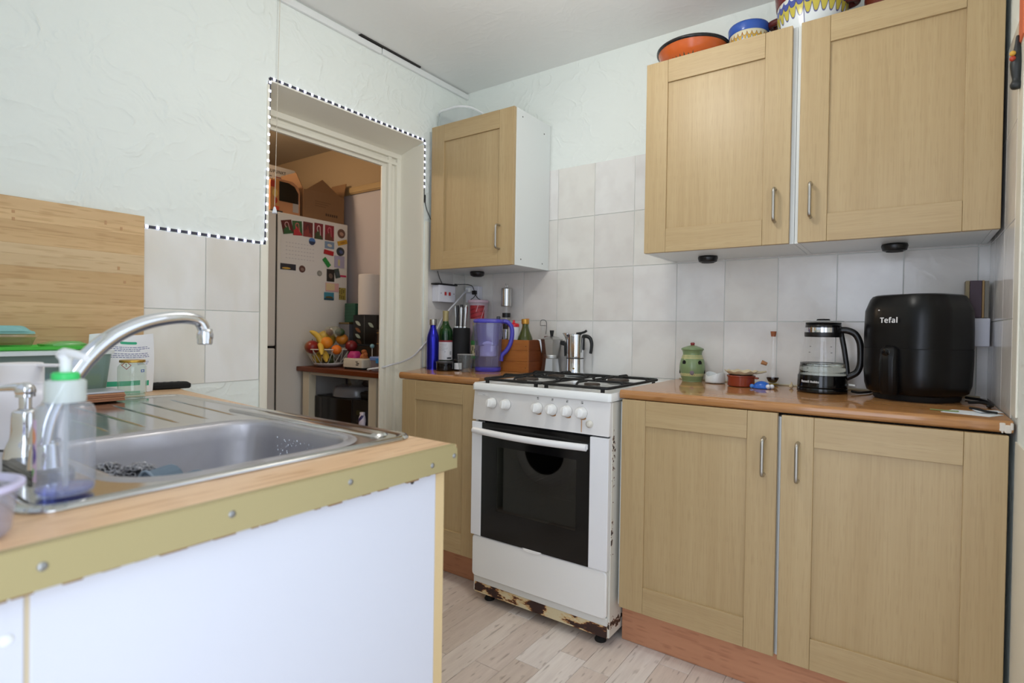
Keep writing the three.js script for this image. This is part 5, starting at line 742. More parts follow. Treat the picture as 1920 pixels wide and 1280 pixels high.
// ---------------------------------------------------------------- on top of the wall cabinets
{
  const ty = 2.1092;
  const drip = (bands) => cv(1024, 256, (g, w, h) => { for (const [y0, y1, col, n, amp, line] of bands) { g.fillStyle = col; g.beginPath(); g.moveTo(0, y0); for (let x = 0; x <= w; x += 3) { const a = x / w * n; const f = a - Math.floor(a); g.lineTo(x, y1 + amp * Math.pow(Math.abs(2 * f - 1), 3)); } g.lineTo(w, y0); g.closePath(); g.fill(); if (line) { g.strokeStyle = line; g.lineWidth = 3; g.stroke(); } } });
  let t = thing('orange_bowl', 'orange pottery bowl with black rim and white wavy pattern on the wall cabinet', 'bowl', [1.305, ty, 0.17]);
  part(t, 'body', lathe(prof([[0.0, 0.001], [0.06, 0.0], [0.072, 0.004], [0.112, 0.042], [0.130, 0.074], [0.134, 0.082]], 40), 56), S(0xffffff, 0.22, 0, { map: drip([[256, 0, '#c8602a', 1, 0], [256, 128, '#e6dcc8', 40, -18, '#3a4a3a'], [256, 168, '#b8592a', 40, -12, '#e8e0d0']]) })); part(t, 'rim', lathe([[0.132, 0.076], [0.1375, 0.079], [0.138, 0.086], [0.133, 0.089], [0.128, 0.085]], 56), S(0x1c1a1c, 0.2), 'black glazed rim');
  part(t, 'inside', lathe([[0.128, 0.085], [0.10, 0.038], [0.06, 0.012], [0, 0.01]], 48), S(0xb85a2a, 0.25));
  const eared = (name, label, x, z, r, h, map, rimMat) => { const b = thing(name, label, 'pot', [x, ty, z], -0.1); part(b, 'body', lathe(prof([[0.0, 0.001], [r * 0.7, 0.0], [r * 0.8, 0.006], [r * 0.97, h * 0.40], [r, h * 0.62], [r * 0.98, h * 0.72]], 40), 56), S(0xffffff, 0.22, 0, { map })); part(b, 'rim', lathe([[r * 0.96, h * 0.70], [r * 1.02, h * 0.72], [r * 1.06, h * 0.94], [r * 1.02, h], [r * 0.95, h * 0.98], [r * 0.88, h * 0.5], [r * 0.7, 0.012], [0, 0.01]], 56), rimMat); for (const s of [-1, 1]) part(b, 'ear', sweep(new THREE.CatmullRomCurve3([V(s * r * 0.9, h * 0.55, -r * 0.22), V(s * r * 1.17, h * 0.55, -r * 0.14), V(s * r * 1.17, h * 0.55, r * 0.14), V(s * r * 0.9, h * 0.55, r * 0.22)]).getPoints(16), r * 0.11, 10), S(0x5a2420, 0.25)); return b; };
  eared('blue_pot', 'small blue rimmed pottery pot with two brown ears on the wall cabinet', 1.512, 0.17, 0.068, 0.112, drip([[256, 0, '#d8d0b0', 1, 0], [256, 78, '#c8a040', 26, -34, '#8a4a2a'], [256, 110, '#e8eef0', 26, -36, '#4a6aa0'], [256, 150, '#2f4a9a', 14, -30, '#dfe6ee'], [256, 196, '#dfe6ee', 14, -20]]), S(0x2f55a8, 0.2));
  eared('large_pot', 'large white pottery pot with blue and yellow drip pattern and dark red rim', 1.722, 0.172, 0.112, 0.182, drip([[256, 0, '#dfe2d6', 1, 0], [256, 52, '#4a58a0', 28, -40, '#e8e8dc'], [256, 84, '#c8b84a', 28, -24, '#3a3a70'], [256, 116, '#e8ecec', 28, -30, '#5a5a86'], [256, 160, '#bfe0e6', 28, -14, '#8aa0b0']]), S(0x6a1c1a, 0.2));
  t = thing('brown_pot', 'dark red brown pot at the right behind the large white patterned pot', 'pot', [1.985, ty, 0.18]); part(t, 'body', lathe(prof([[0.0, 0.001], [0.075, 0.0], [0.10, 0.03], [0.108, 0.08], [0.10, 0.12]], 30), 44), S(0x6a2a1e, 0.25)); part(t, 'rim', lathe([[0.098, 0.118], [0.106, 0.12], [0.106, 0.128], [0.098, 0.13]], 44), S(0x3c1812, 0.25));
  t = thing('clear_tub', 'clear plastic tub with a pale rim turned over on the small corner cabinet', 'tub', [0.075, 2.0998, 0.16]);
  t.position.set(0.122, 2.0998, 0.185); part(t, 'body', loft([[0.108, 0.10, 0.07, 0.002], [0.105, 0.098, 0.07, 0.085], [0.098, 0.092, 0.066, 0.098], [0.08, 0.07, 0.05, 0.104]], { capB: true, crease: 1, n: 12 }), Ph({ color: 0xf2f5f5, roughness: 0.28, transmission: 0.75, thickness: 0 })); part(t, 'rim', loft([[0.106, 0.099, 0.07, 0.082], [0.111, 0.104, 0.074, 0.086], [0.110, 0.103, 0.072, 0.091], [0.103, 0.096, 0.068, 0.093]], { n: 12 }), S(0xf0f2f2, 0.4));
}
// ---------------------------------------------------------------- LED strip, cords, sockets, pull cord on the left wall
{
  const t = thing('led_strip', 'black LED strip with bright white dots around the doorway and along the tiles', 'light strip');
  const tape = S(0x3a3a48, 0.6), led = S(0xffffff, 0.5, 0, { emissive: 0xd8dcff, emissiveIntensity: 4.5 }), dot = bx(-0.0002, 0.003, -0.0045, 0.0045, -0.0045, 0.0045, 0.001), dots = (a, b, n) => { for (let k = 0; k < n; k++) { const q = (k + 0.5) / n, m = part(t, 'led', dot, led); m.position.set(0.0025, a[0] + (b[0] - a[0]) * q, a[1] + (b[1] - a[1]) * q); } };
  const run = (a, b, n) => { const dy = b[0] - a[0], dz = b[1] - a[1], L = Math.hypot(dy, dz), g = bx(0.0004, 0.0022, -0.0045, 0.0045, -L / 2, L / 2, 0); const m = part(t, 'tape', g, tape); m.position.set(0, (a[0] + b[0]) / 2, (a[1] + b[1]) / 2); m.rotation.x = -Math.atan2(dy, dz); dots(a, b, n); };
  const P = [[1.4045, 1.606], [1.4045, 1.180], [2.040, 1.168], [2.040, 0.328], [1.790, 0.328]];
  run(P[0], P[1], 13); run(P[1], P[2], 19); run(P[2], P[3], 25); run(P[3], P[4], 8);
  part(t, 'lead', tube([[0.003, 1.79, 0.328], [0.004, 1.75, 0.325], [0.006, 1.70, 0.315], [0.009, 1.655, 0.29], [0.010, 1.63, 0.275], [0.010, 1.56, 0.272], [0.012, 1.50, 0.275], [0.010, 1.45, 0.262], [0.014, 1.40, 0.24], [0.018, 1.355, 0.225], [0.028, 1.324, 0.215]], 0.0018, 60, 6), M.rubber, 'thin black lead');
  part(t, 'connector', bx(0.002, 0.009, 1.725, 1.765, 0.322, 0.330, 0.002), M.black);
  let s = thing('double_socket', 'white double wall socket box with red switches beside the doorway', 'socket', [0.004, 1.226, 0.138]);
  part(s, 'box', bx(0, 0.042, 0, 0.086, 0, 0.125, 0.003), S(0xe2e2ea, 0.35)); part(s, 'faceplate', bx(0.0425, 0.050, -0.001, 0.087, -0.001, 0.126, 0.003), S(0xe8e8f0, 0.3)); for (const z of [0.04, 0.072]) part(s, 'switch', bx(0.0502, 0.054, 0.034, 0.052, z, z + 0.013, 0.001), S(0xc02828, 0.35), 'red rocker switch'); for (const z of [0.012, 0.11]) part(s, 'screw', tr(rot(cyl(0.003, 0.0028, 0.001, 0, 0, 0, 12), 0, 0, -Math.PI / 2), 0.0502, 0.044, z), M.screw);
  s = thing('single_socket', 'white socket plate on the back wall right of the double socket', 'socket', [0.045, 1.232, 0.0042]);
  part(s, 'box', bx(0, 0.086, 0, 0.086, 0, 0.03, 0.003), S(0xe2e2ea, 0.35)); part(s, 'faceplate', bx(-0.001, 0.087, -0.001, 0.087, 0.0305, 0.036, 0.003), S(0xe8e8f0, 0.3)); part(s, 'plug', bx(0.055, 0.08, 0.04, 0.062, 0.0365, 0.055, 0.004), M.black, 'small black plug'); part(s, 'plug', bx(0.012, 0.046, 0.052, 0.080, 0.0365, 0.060, 0.006), M.white, 'white plug');
  single('flat_router', 'thin black plate lying on top of the white double socket box', 'device', bx(0.010, 0.060, 1.3140, 1.3210, 0.125, 0.28, 0.003), M.blackMatt);
  single('thin_cable', 'thin black cord looping over the wall sockets into the corner', 'cord', [tube([[0.048, 1.324, 0.138], [0.058, 1.324, 0.11], [0.075, 1.326, 0.075], [0.105, 1.318, 0.062], [0.122, 1.292, 0.064], [0.130, 1.27, 0.062], [0.14, 1.25, 0.05], [0.150, 1.24, 0.02]], 0.0021, 50, 6), tube([[0.130, 1.27, 0.062], [0.122, 1.255, 0.068], [0.107, 1.246, 0.070], [0.09, 1.235, 0.072]], 0.0018, 20, 6)], M.rubber);
  single('extension_cable', 'long white extension cord sagging from the wall socket through the doorway', 'cord', tube([[0.076, 1.296, 0.068], [0.080, 1.275, 0.10], [0.078, 1.225, 0.16], [0.062, 1.15, 0.235], [0.045, 1.08, 0.27], [0.024, 1.025, 0.315], [0.008, 0.985, 0.345], [-0.03, 0.945, 0.36], [-0.09, 0.915, 0.375], [-0.148, 0.898, 0.395], [-0.175, 0.885, 0.43], [-0.25, 0.872, 0.458], [-0.275, 0.866, 0.44]], 0.0046, 90, 8, false, 0.5), S(0xdcdce0, 0.5));
  s = thing('pull_cord', 'thin white ceiling pull cord with a small white cone at its end', 'pull cord', [0.014, 0, 1.1430]);
  part(s, 'cord', bend([[0, 1.548, 0.008], [0, 2.36, -0.006]], 0.0011, 6), S(0xd6ccba, 0.7)); part(s, 'cone', lathe([[0, 0.0], [0.0098, 0.001], [0.0095, 0.004], [0.0035, 0.026], [0, 0.028]], 20).translate(0, 1.522, 0.008), S(0xe6e8ee, 0.4)); part(s, 'switch', cyl(0.03, 0.026, 0.02, 0.022, 2.367, -0.006, 28), S(0xc8a070, 0.5));
}
// ---------------------------------------------------------------- utility room beyond the doorway
{
  const UC = 2.30, ZB = -0.03, XL = -2.3, ZF = 2.0;
  const tan = S(0xb09878, 0.8), lilac = S(0xc9c2c6, 0.7);
  struct('wall_back_2', [bx(XL, -WT, 0, 1.975, ZB - 0.1, ZB, 0)], lilac);
  struct('wall_back_3', [bx(XL, -WT, 1.975, UC, ZB - 0.1, ZB, 0)], tan);
  struct('wall_side_2', [bx(XL - 0.1, XL, 0, UC, ZB - 0.1, ZF + 0.1, 0)], tan); struct('wall_front_2', [bx(XL, -WT, 0, UC, ZF, ZF + 0.1, 0)], tan);
  struct('ceiling_2', [bx(XL - 0.1, -WT, UC, UC + 0.09, ZB - 0.1, ZF + 0.1, 0)], S(0xb4a690, 0.85));
  struct('trim_6', [bx(XL, -WT, 1.965, 2.012, ZB, ZB + 0.016, 0.004), bx(XL, -WT, 1.972, 2.0, ZB + 0.016, ZB + 0.022, 0.002)], S(0xb89c70, 0.5));
const l = thing('ceiling_lamp', 'small warm globe lamp below the utility room ceiling', 'ceiling light', [-1.05, 0, 0.95]); part(l, 'rod', cyl(0.01, 0.01, 0.16, 0, 2.139, 0, 12), M.white); part(l, 'globe', sph(0.06, 0, 2.10, 0, 24), S(0xffffff, 0.4, 0, { emissive: 0xffd9a8, emissiveIntensity: 1.5 }));
  // fridge freezer: doors face +z, side with magnets faces the doorway
  const FX = -0.98, FT = 1.752, f = thing('fridge_freezer', 'tall white fridge freezer with its side covered in magnets and cards', 'fridge', [FX, 0.001, 0]), fm = S(0xdedcd8, 0.4);
  part(f, 'cabinet', bx(-0.56, 0, 0.03, FT, 0.03, 0.523, 0.004), fm); part(f, 'gasket', bx(-0.55, -0.008, 0.05, FT - 0.01, 0.523, 0.531, 0), M.dark);
  part(f, 'door', bx(-0.56, -0.001, 0.97, FT, 0.531, 0.59, 0.01), fm, 'upper door'); part(f, 'door', bx(-0.56, -0.001, 0.04, 0.958, 0.531, 0.59, 0.01), fm, 'lower door'); part(f, 'hinge', bx(-0.05, -0.004, FT, FT + 0.008, 0.49, 0.56, 0.002), M.dark); part(f, 'foot', [cyl(0.02, 0.02, 0.03, -0.05, 0, 0.5), cyl(0.02, 0.02, 0.03, -0.5, 0, 0.5), cyl(0.02, 0.02, 0.03, -0.05, 0, 0.06), cyl(0.02, 0.02, 0.03, -0.5, 0, 0.06)], M.rubber);
  const stick = (name, label, cat, y, z, w, h, draw, { r = 0, thick = 0.003, tilt = 0, group } = {}) => {
    const tx = draw ? cv(128, 128, draw) : null, m = tx ? S(0xffffff, 0.45, 0, { map: tx }) : null, g = r ? lathe([[0, thick], [w / 2 * 0.94, thick], [w / 2, 0]], 28) : extrude([[-w / 2, -h / 2], [w / 2, -h / 2], [w / 2, h / 2], [-w / 2, h / 2]], thick);
    if (r) { g.rotateX(Math.PI / 2); } const p = g.attributes.position, uv = g.attributes.uv; for (let i = 0; i < p.count; i++) uv.setXY(i, p.getX(i) / w + 0.5, p.getY(i) / h + 0.5);
    const o = single(name, label, cat, g, m, group); o.position.set(FX + 0.0006, y, z); o.rotation.order = 'YXZ'; o.rotation.set(0, Math.PI / 2, tilt); return o;
  };
  const card = (a, b, c) => (g) => { g.fillStyle = a; g.fillRect(0, 0, 128, 128); g.fillStyle = b; g.beginPath(); g.moveTo(0, 128); g.lineTo(50, 40); g.lineTo(128, 128); g.fill(); g.fillRect(10, 80, 60, 34); g.strokeStyle = c; g.lineWidth = 9; g.beginPath(); g.arc(64, 44, 24, 2, 5.6); g.lineTo(88, 96); g.stroke(); };
  [['leftmost tilted red and green Christmas card on the fridge side', 1.674, 0.465, 0.068, 0.08, ['#5a1f22', '#2f5a34', '#c8a0a0'], 0.22], ['second Christmas card from the left on the fridge side, green with red', 1.676, 0.398, 0.064, 0.086, ['#35603a', '#b03038', '#c86a6a'], 0.08], ['third dark red Christmas card from the left on the fridge side', 1.679, 0.326, 0.066, 0.09, ['#6a2a2c', '#8a3a36', '#46202a'], 0], ['fourth Christmas card from the left with a candy cane, on the fridge side', 1.680, 0.250, 0.062, 0.098, ['#7a2430', '#3c4a30', '#e0c8c8'], 0], ['fifth Christmas card from the left on the fridge side, crimson with a green sprig', 1.681, 0.171, 0.066, 0.096, ['#8a1e30', '#6a3a2c', '#c86a7a'], 0]]
    .forEach(([lb, y, z, w, h, cols, tilt]) => stick('greeting_card', lb, 'card', y, z, w, h, card(...cols), { tilt, thick: 0.002 }));
  stick('paper_sheet', 'white sheet with faint handwriting hanging on the fridge side', 'paper', 1.515, 0.362, 0.285, 0.225, (g) => { g.fillStyle = '#dcdad8'; g.fillRect(0, 0, 128, 128); g.fillStyle = '#b8b6bc'; for (let r = 0; r < 5; r++) for (let x = 14; x < 104; x += 9) g.fillRect(x, 22 + r * 13 + (x % 3), 5, 2); }, { thick: 0.0005 });
  const mg = (lb, y, z, w, h, draw, o = {}) => { const q = stick('fridge_magnet', lb, 'magnet', y, z, w, h, draw, { group: 'magnets on the fridge side', ...o }); return q; };
  const plain = (c, c2) => (g) => { g.fillStyle = c; g.fillRect(0, 0, 128, 128); if (c2) { g.fillStyle = c2; g.beginPath(); g.ellipse(64, 70, 34, 26, 0.3, 0, 7); g.fill(); } };
  const bar2 = (a, b) => (g) => { g.fillStyle = a; g.fillRect(0, 0, 128, 64); g.fillStyle = b; g.fillRect(0, 64, 128, 64); };
  mg('round brown and red magnet at the top right of the fridge side', 1.690, 0.080, 0.060, 0.060, plain('#6a4a40', '#b08a78'), { r: 1 }); mg('yellow tag shaped magnet under the round brown one on the fridge side', 1.633, 0.072, 0.075, 0.028, plain('#c89a28', '#a8741e'), { tilt: 0.3 }); mg('blue picture magnet above the red magnet on the fridge side', 1.604, 0.170, 0.068, 0.044, plain('#7a92b0', '#c8c4b8'), {}); mg('red capsule shaped magnet on the fridge side', 1.556, 0.177, 0.068, 0.027, plain('#b01420'), { thick: 0.008, tilt: -0.12 }); mg('dark dome shaped magnet with a blue sheen on the fridge side', 1.573, 0.088, 0.056, 0.056, plain('#28343c', '#4a5a8a'), { r: 1, thick: 0.01 }); mg('green capsule shaped magnet on the fridge side', 1.493, 0.192, 0.062, 0.026, plain('#1f8a3c'), { thick: 0.008, tilt: -0.85 });
  mg('lilac picture magnet with a yellow figure on the fridge side', 1.506, 0.094, 0.076, 0.076, (g) => { g.fillStyle = '#a8a4c0'; g.fillRect(0, 0, 128, 128); g.fillStyle = '#c8c08a'; g.fillRect(44, 40, 26, 66); }); mg('black portrait picture magnet on the fridge side', 1.414, 0.160, 0.056, 0.078, plain('#1c1a1a', '#6a5a50')); mg('dark green plant shaped magnet beside the black picture magnet', 1.431, 0.110, 0.036, 0.060, plain('#3a4a48', '#44505e'), { tilt: 0.25 }); mg('bright pink strip magnet at the right edge of the fridge side', 1.417, 0.063, 0.045, 0.012, plain('#c82a5a')); mg('pink and cream picture magnet on the fridge side', 1.339, 0.147, 0.098, 0.054, (g) => { g.fillStyle = '#d8a8a8'; g.fillRect(0, 0, 128, 128); g.fillStyle = '#d8c49a'; g.fillRect(4, 10, 84, 100); }); mg('teal landscape picture magnet, lowest on the fridge side', 1.281, 0.170, 0.072, 0.049, (g) => { g.fillStyle = '#3a86a0'; g.fillRect(0, 0, 128, 128); g.fillStyle = '#5a5030'; g.beginPath(); g.ellipse(64, 84, 50, 22, 0, 0, 7); g.fill(); g.fillStyle = '#1c4a60'; g.fillRect(0, 96, 128, 32); });
  mg('olive yellow giraffe patterned magnet at the lower right of the fridge side', 1.302, 0.068, 0.052, 0.078, (g) => { g.fillStyle = '#a89a4a'; g.fillRect(0, 0, 128, 128); g.fillStyle = '#5a4a24'; for (let k = 0; k < 14; k++) g.fillRect((k * 37) % 110, (k * 53) % 112, 18, 14); }); mg('blue round magnet holding the white sheet on the fridge side', 1.610, 0.297, 0.044, 0.044, bar2('#4a78b8', '#2c3a5a'), { r: 1, thick: 0.006 }); mg('wide sunset picture magnet at the lower left of the white sheet', 1.439, 0.457, 0.100, 0.036, (g) => { g.fillStyle = '#2a2c38'; g.fillRect(0, 0, 128, 128); g.fillStyle = '#c8a24a'; g.beginPath(); g.ellipse(48, 96, 36, 20, 0, 0, 7); g.fill(); }); mg('brown round magnet below the handwriting on the fridge side', 1.435, 0.363, 0.044, 0.044, plain('#5a3a34', '#8a7068'), { r: 1 }); mg('small grey round magnet at the lower right of the white sheet', 1.420, 0.241, 0.036, 0.036, plain('#8a8a84', '#9a9a92'), { r: 1 });
  // boxes on the fridge
  const top = FT + 0.001;
  { const c = thing('cardboard_carton', 'open brown cardboard carton with raised flaps on the fridge', 'carton', [FX - 0.02, top, 0]), km = S(0x8a6848, 0.85), x0 = -0.20, x1 = 0, z0 = 0.045, z1 = 0.345, h = 0.175;
    part(c, 'side', bx(x1 - 0.004, x1, 0, h, z0, z1, 0), km); part(c, 'side', bx(x0, x0 + 0.004, 0, h, z0, z1, 0), km); part(c, 'side', bx(x0 + 0.004, x1 - 0.004, 0, h, z1 - 0.004, z1, 0), km); part(c, 'side', bx(x0 + 0.004, x1 - 0.004, 0, h, z0, z0 + 0.004, 0), km); part(c, 'bottom', bx(x0 + 0.004, x1 - 0.004, 0, 0.004, z0 + 0.004, z1 - 0.004, 0), km);
    const flap = (pts) => extrude(pts, 0.004); const fl = part(c, 'flap', flap([[0, 0], [0.19, 0], [0.18, 0.10], [0.02, 0.10]]).rotateX(0.45), km); fl.position.set(x0 + 0.005, h, z1 - 0.004); const f2 = part(c, 'flap', flap([[0, 0], [0.19, 0], [0.17, 0.11], [0.02, 0.11]]).rotateX(-0.35), km); f2.position.set(x0 + 0.005, h, z0); const f3 = part(c, 'flap', flap([[0, 0], [0.25, 0], [0.12, 0.085]]).rotateY(Math.PI / 2).rotateZ(0.1), km); f3.position.set(x1 - 0.005, h, z1 - 0.02);
    part(c, 'print', new THREE.PlaneGeometry(0.2, 0.11).rotateY(Math.PI / 2).translate(0.0008, 0.075, 0.18), S(0xffffff, 0.85, 0, { map: cv(256, 128, (g) => { g.fillStyle = '#8a6848'; g.fillRect(0, 0, 256, 128); g.fillStyle = '#74563a'; for (let r = 0; r < 3; r++) g.fillRect(20, 14 + r * 16, 150 - r * 24, 5); g.fillStyle = '#4a3828'; for (let k = 0; k < 6; k++) g.fillRect(120 + k * 20, 92, 14, 18); }) })); }
  { const c = thing('toy_package', 'orange and red printed package with a dark round topped window on the fridge', 'package', [FX - 0.03, top, 0]), z0 = 0.362, z1 = 0.555; const out = [[z0, 0], [z1, 0], [z1, 0.17], [z1 - 0.03, 0.20], [z0 + 0.05, 0.20], [z0 + 0.012, 0.175], [z0, 0.14]];
    part(c, 'body', extrude(out.map(([z, y]) => [-z, y]), 0.16).rotateY(Math.PI / 2).translate(-0.16, 0, 0), S(0xc08a62, 0.6)); part(c, 'window', extrude([[-0.50, 0.072], [-0.375, 0.072], [-0.375, 0.135], [-0.40, 0.172], [-0.44, 0.186], [-0.50, 0.186]], 0.003, {}).rotateY(Math.PI / 2).translate(0.0002, 0, 0), S(0x161616, 0.15), 'dark window'); part(c, 'print', new THREE.PlaneGeometry(0.055, 0.19).rotateY(Math.PI / 2).translate(0.001, 0.098, 0.527), S(0xffffff, 0.6, 0, { map: cv(64, 200, (g) => { g.fillStyle = '#c89058'; g.fillRect(0, 0, 64, 200); g.fillStyle = '#b03a2a'; g.fillRect(0, 10, 30, 40); g.beginPath(); g.ellipse(40, 130, 11, 18, 0, 0, 7); g.fill(); g.fillStyle = '#d84a30'; g.fillRect(26, 164, 38, 24); g.fillStyle = '#d8b868'; g.beginPath(); g.ellipse(34, 84, 20, 24, 0, 0, 7); g.fill(); }) })); part(c, 'sticker', bx(0.0002, 0.0018, 0.02, 0.095, 0.372, 0.41, 0), S(0xb0aaa6, 0.5)); }
  { const c = thing('speaker_box', 'long grey printed carton lying behind the toy package at the back of the fridge top', 'carton', [FX - 0.225, top, 0]); part(c, 'body', bx(-0.26, 0, 0, 0.33, 0.27, 0.52, 0.002), S(0xbcb8b4, 0.7)); part(c, 'print', new THREE.PlaneGeometry(0.2, 0.1).rotateY(Math.PI / 2).translate(0.001, 0.275, 0.40), S(0xffffff, 0.7, 0, { map: cv(400, 200, (g) => { g.fillStyle = '#bcb8b4'; g.fillRect(0, 0, 400, 200); g.fillStyle = '#16161a'; g.font = 'bold 54px sans-serif'; g.fillText('BLAUPUNKT', 16, 80); g.fillStyle = '#5a5a60'; g.fillRect(60, 120, 80, 14); g.fillStyle = '#8a4a3a'; g.fillRect(180, 120, 150, 16); }) })); }
  // side table
  const TY = 0.848, tb = thing('side_table', 'cream painted side table with a dark brown top in the utility room', 'table'), tw = S(0x7a4426, 0.35, 0, { map: T.bamboo }), cm = S(0xd2ccb8, 0.45);
  for (let k = 0; k < 4; k++) part(tb, 'top_board', bx(-0.976, -0.222, TY - 0.028, TY, -0.02 + k * 0.105, -0.02 + (k + 1) * 0.105 - 0.001, 0.004, 'x'), tw);
  for (const [x, z] of [[-0.937, 0.33], [-0.345, 0.33], [-0.937, 0.0], [-0.345, 0.0]]) part(tb, 'leg', bx(x, x + 0.062, 0.001, TY - 0.0285, z, z + 0.05, 0.003), cm); part(tb, 'apron', bx(-0.874, -0.346, TY - 0.046, TY - 0.0285, 0.345, 0.375, 0.002), cm); part(tb, 'shelf', bx(-0.93, -0.29, 0.40, 0.418, 0.0, 0.375, 0.002), cm);
  const TS = TY + 0.0006;
  // fruit bowl of wire
  const bxx = -0.833, bz = 0.275, fb = thing('fruit_bowl', 'white wire fruit bowl heaped with fruit on the side table', 'fruit bowl', [bxx, TS, bz]), wr_ = [], wires = 14;
  for (let k = 0; k < wires; k++) { const a = k / wires * 2 * Math.PI, b = (k + 0.5) / wires * 2 * Math.PI, c2 = (k + 1) / wires * 2 * Math.PI; wr_.push(bend([[0.135 * Math.cos(a), 0.105, 0.135 * Math.sin(a)], [0.085 * Math.cos(b), 0.02, 0.085 * Math.sin(b)], [0.135 * Math.cos(c2), 0.105, 0.135 * Math.sin(c2)]], 0.002, 5, 0.005)); }
  part(fb, 'wires', wr_, S(0xd8d8d0, 0.4)); part(fb, 'rim', tube(circle(0.135, 0, 0, 24).map(([x, z]) => [x, 0.106, z]), 0.003, 64, 6, true), S(0xe0e0da, 0.4)); part(fb, 'base', lathe([[0, 0.001], [0.07, 0.002], [0.088, 0.016], [0.09, 0.024], [0.085, 0.02], [0.066, 0.008], [0, 0.008]], 14), S(0xd6d4d4, 0.5));
  const fruit = (name, label, g, col, x, y, z, more = {}) => { const o = thing(name, label, more.cat || 'fruit', [bxx + x, TS + y, bz + z]); if (more.rot) o.rotation.set(...more.rot); part(o, 'flesh', g, col); if (more.stem) part(o, 'stem', cyl(0.002, 0.0015, 0.012, 0, more.stem, 0, 8), M.dark); return o; };
  const ball = (r, sy = 0.92) => flat(new THREE.SphereGeometry(r, 22, 14)).scale(1, sy, 1), two = (a, b) => S(0xffffff, 0.35, 0, { map: cv(128, 64, (g) => { const q = g.createLinearGradient(0, 0, 128, 0); q.addColorStop(0, a); q.addColorStop(0.45, a); q.addColorStop(0.65, b); q.addColorStop(1, a); g.fillStyle = q; g.fillRect(0, 0, 128, 64); }) });
  fruit('mango', 'red and green mango at the left of the fruit bowl', ball(0.044, 0.9).scale(1.2, 1, 1), two('#8a2424', '#8a9a3a'), -0.02, 0.118, 0.10, { rot: [0, 2.4, 0], stem: 0.036 });
  fruit('melon', 'large yellow melon at the back left of the fruit bowl', ball(0.056).scale(1.1, 1, 1), S(0xb8a040, 0.45), -0.04, 0.165, -0.01, { stem: 0.049 }); fruit('orange', 'orange in the middle of the fruit bowl', ball(0.036, 0.97), S(0xe08a1e, 0.5), 0.055, 0.145, 0.055, { stem: 0.028 }); fruit('orange', 'small orange at the right side of the fruit bowl below the avocado bag', ball(0.030, 0.95), S(0xe87a20, 0.5), 0.115, 0.105, 0.03, { stem: 0.02 }); fruit('pomegranate', 'dark red pomegranate at the far right of the fruit bowl', ball(0.036, 0.97), S(0x7a1e26, 0.35), 0.135, 0.125, -0.06, { stem: 0.03 }); fruit('apple', 'yellow red apple behind the orange in the fruit bowl', ball(0.036), two('#c8842a', '#a85a2a'), 0.075, 0.165, -0.04, { stem: 0.028 });
  fruit('lemon', 'yellow lemon deep inside the wire fruit bowl', ball(0.034, 0.9).scale(1.2, 1, 1), S(0xd2b030, 0.45), -0.03, 0.05, 0.05); fruit('lime', 'dark green avocado at the bottom of the wire fruit bowl', ball(0.034, 0.9).scale(1.3, 1, 1), S(0x3c4a24, 0.5), 0.03, 0.045, 0.02); fruit('pear', 'green pear lying at the lower left of the wire fruit bowl', ball(0.034, 1).scale(1.25, 1, 1), S(0x93a04a, 0.45), -0.06, 0.058, 0.0);
  const banana = (label, x, y, z, ry, rz) => { const o = thing('banana', label, 'fruit', [bxx + x, TS + y, bz + z], 0); o.rotation.set(0, ry, rz); part(o, 'skin', sweep(Array.from({ length: 17 }, (_, k) => { const a = -0.75 + k / 16 * 1.5; return V(0.10 * Math.sin(a), 0.10 * (1 - Math.cos(a)) * -1, 0); }), (q) => 0.0165 * Math.sqrt(Math.max(0.06, 1 - Math.pow(Math.abs(2 * q - 1), 3.2))), 10), S(0xd8b648, 0.5)); part(o, 'tip', sph(0.005, 0.07, -0.028, 0, 8), S(0x4a3a20, 0.8)); };
  banana('banana standing up in front of the melon in the fruit bowl', 0.03, 0.168, 0.085, 0.6, -1.0); banana('long banana lying across the front of the fruit bowl', 0.055, 0.125, 0.095, -0.5, -0.35); banana('banana low behind the wires at the front right of the fruit bowl', 0.06, 0.075, 0.075, -0.4, -0.2); banana('banana resting lowest inside the wire fruit bowl', 0.01, 0.095, 0.06, 0.2, -0.3);
  { const b = thing('produce_bag', 'clear plastic bag with dark vegetables on top of the fruit heap', 'bag', [bxx + 0.04, TS + 0.205, bz + 0.0], -0.4); part(b, 'film', loft([[0.06, 0.03, 0.025, -0.022], [0.078, 0.042, 0.035, 0.0], [0.07, 0.036, 0.03, 0.026], [0.04, 0.02, 0.015, 0.038]], { capA: true, capB: true, crease: 1.2 }), Ph({ color: 0xe8ece4, roughness: 0.15, transmission: 0.85, thickness: 0 })); }
  fruit('avocado', 'dark green avocado in the clear plastic bag on top of the fruit', ball(0.026).scale(1.3, 1, 1), S(0x2e4a2a, 0.4), 0.085, 0.208, -0.015, { stem: 0.02 }); fruit('fig', 'brown red fig in the clear plastic bag on top of the fruit', ball(0.022), S(0x7a4838, 0.5), 0.015, 0.206, 0.005, { stem: 0.018 });
  // kitchen scale, boxes, towel roll
  let o = thing('cream_tin', 'low cream coloured box with a dark sign on its front beside the fruit bowl', 'box', [-0.535, TS, 0.285], 0.0); part(o, 'body', loft([[0.085, 0.05, 0.008, 0.012], [0.085, 0.05, 0.008, 0.056], [0.08, 0.046, 0.008, 0.062]], { capA: true, capB: true }), S(0xd2cfc2, 0.4)); part(o, 'foot', loft([[0.08, 0.046, 0.008, 0.0], [0.08, 0.046, 0.008, 0.012]], { capA: true }), M.rubber); part(o, 'sign', [bx(0.03, 0.05, 0.025, 0.03, 0.0502, 0.0512, 0), bx(0.035, 0.056, 0.034, 0.039, 0.0502, 0.0512, 0), bx(0.028, 0.046, 0.043, 0.047, 0.0502, 0.0512, 0)], M.dark);
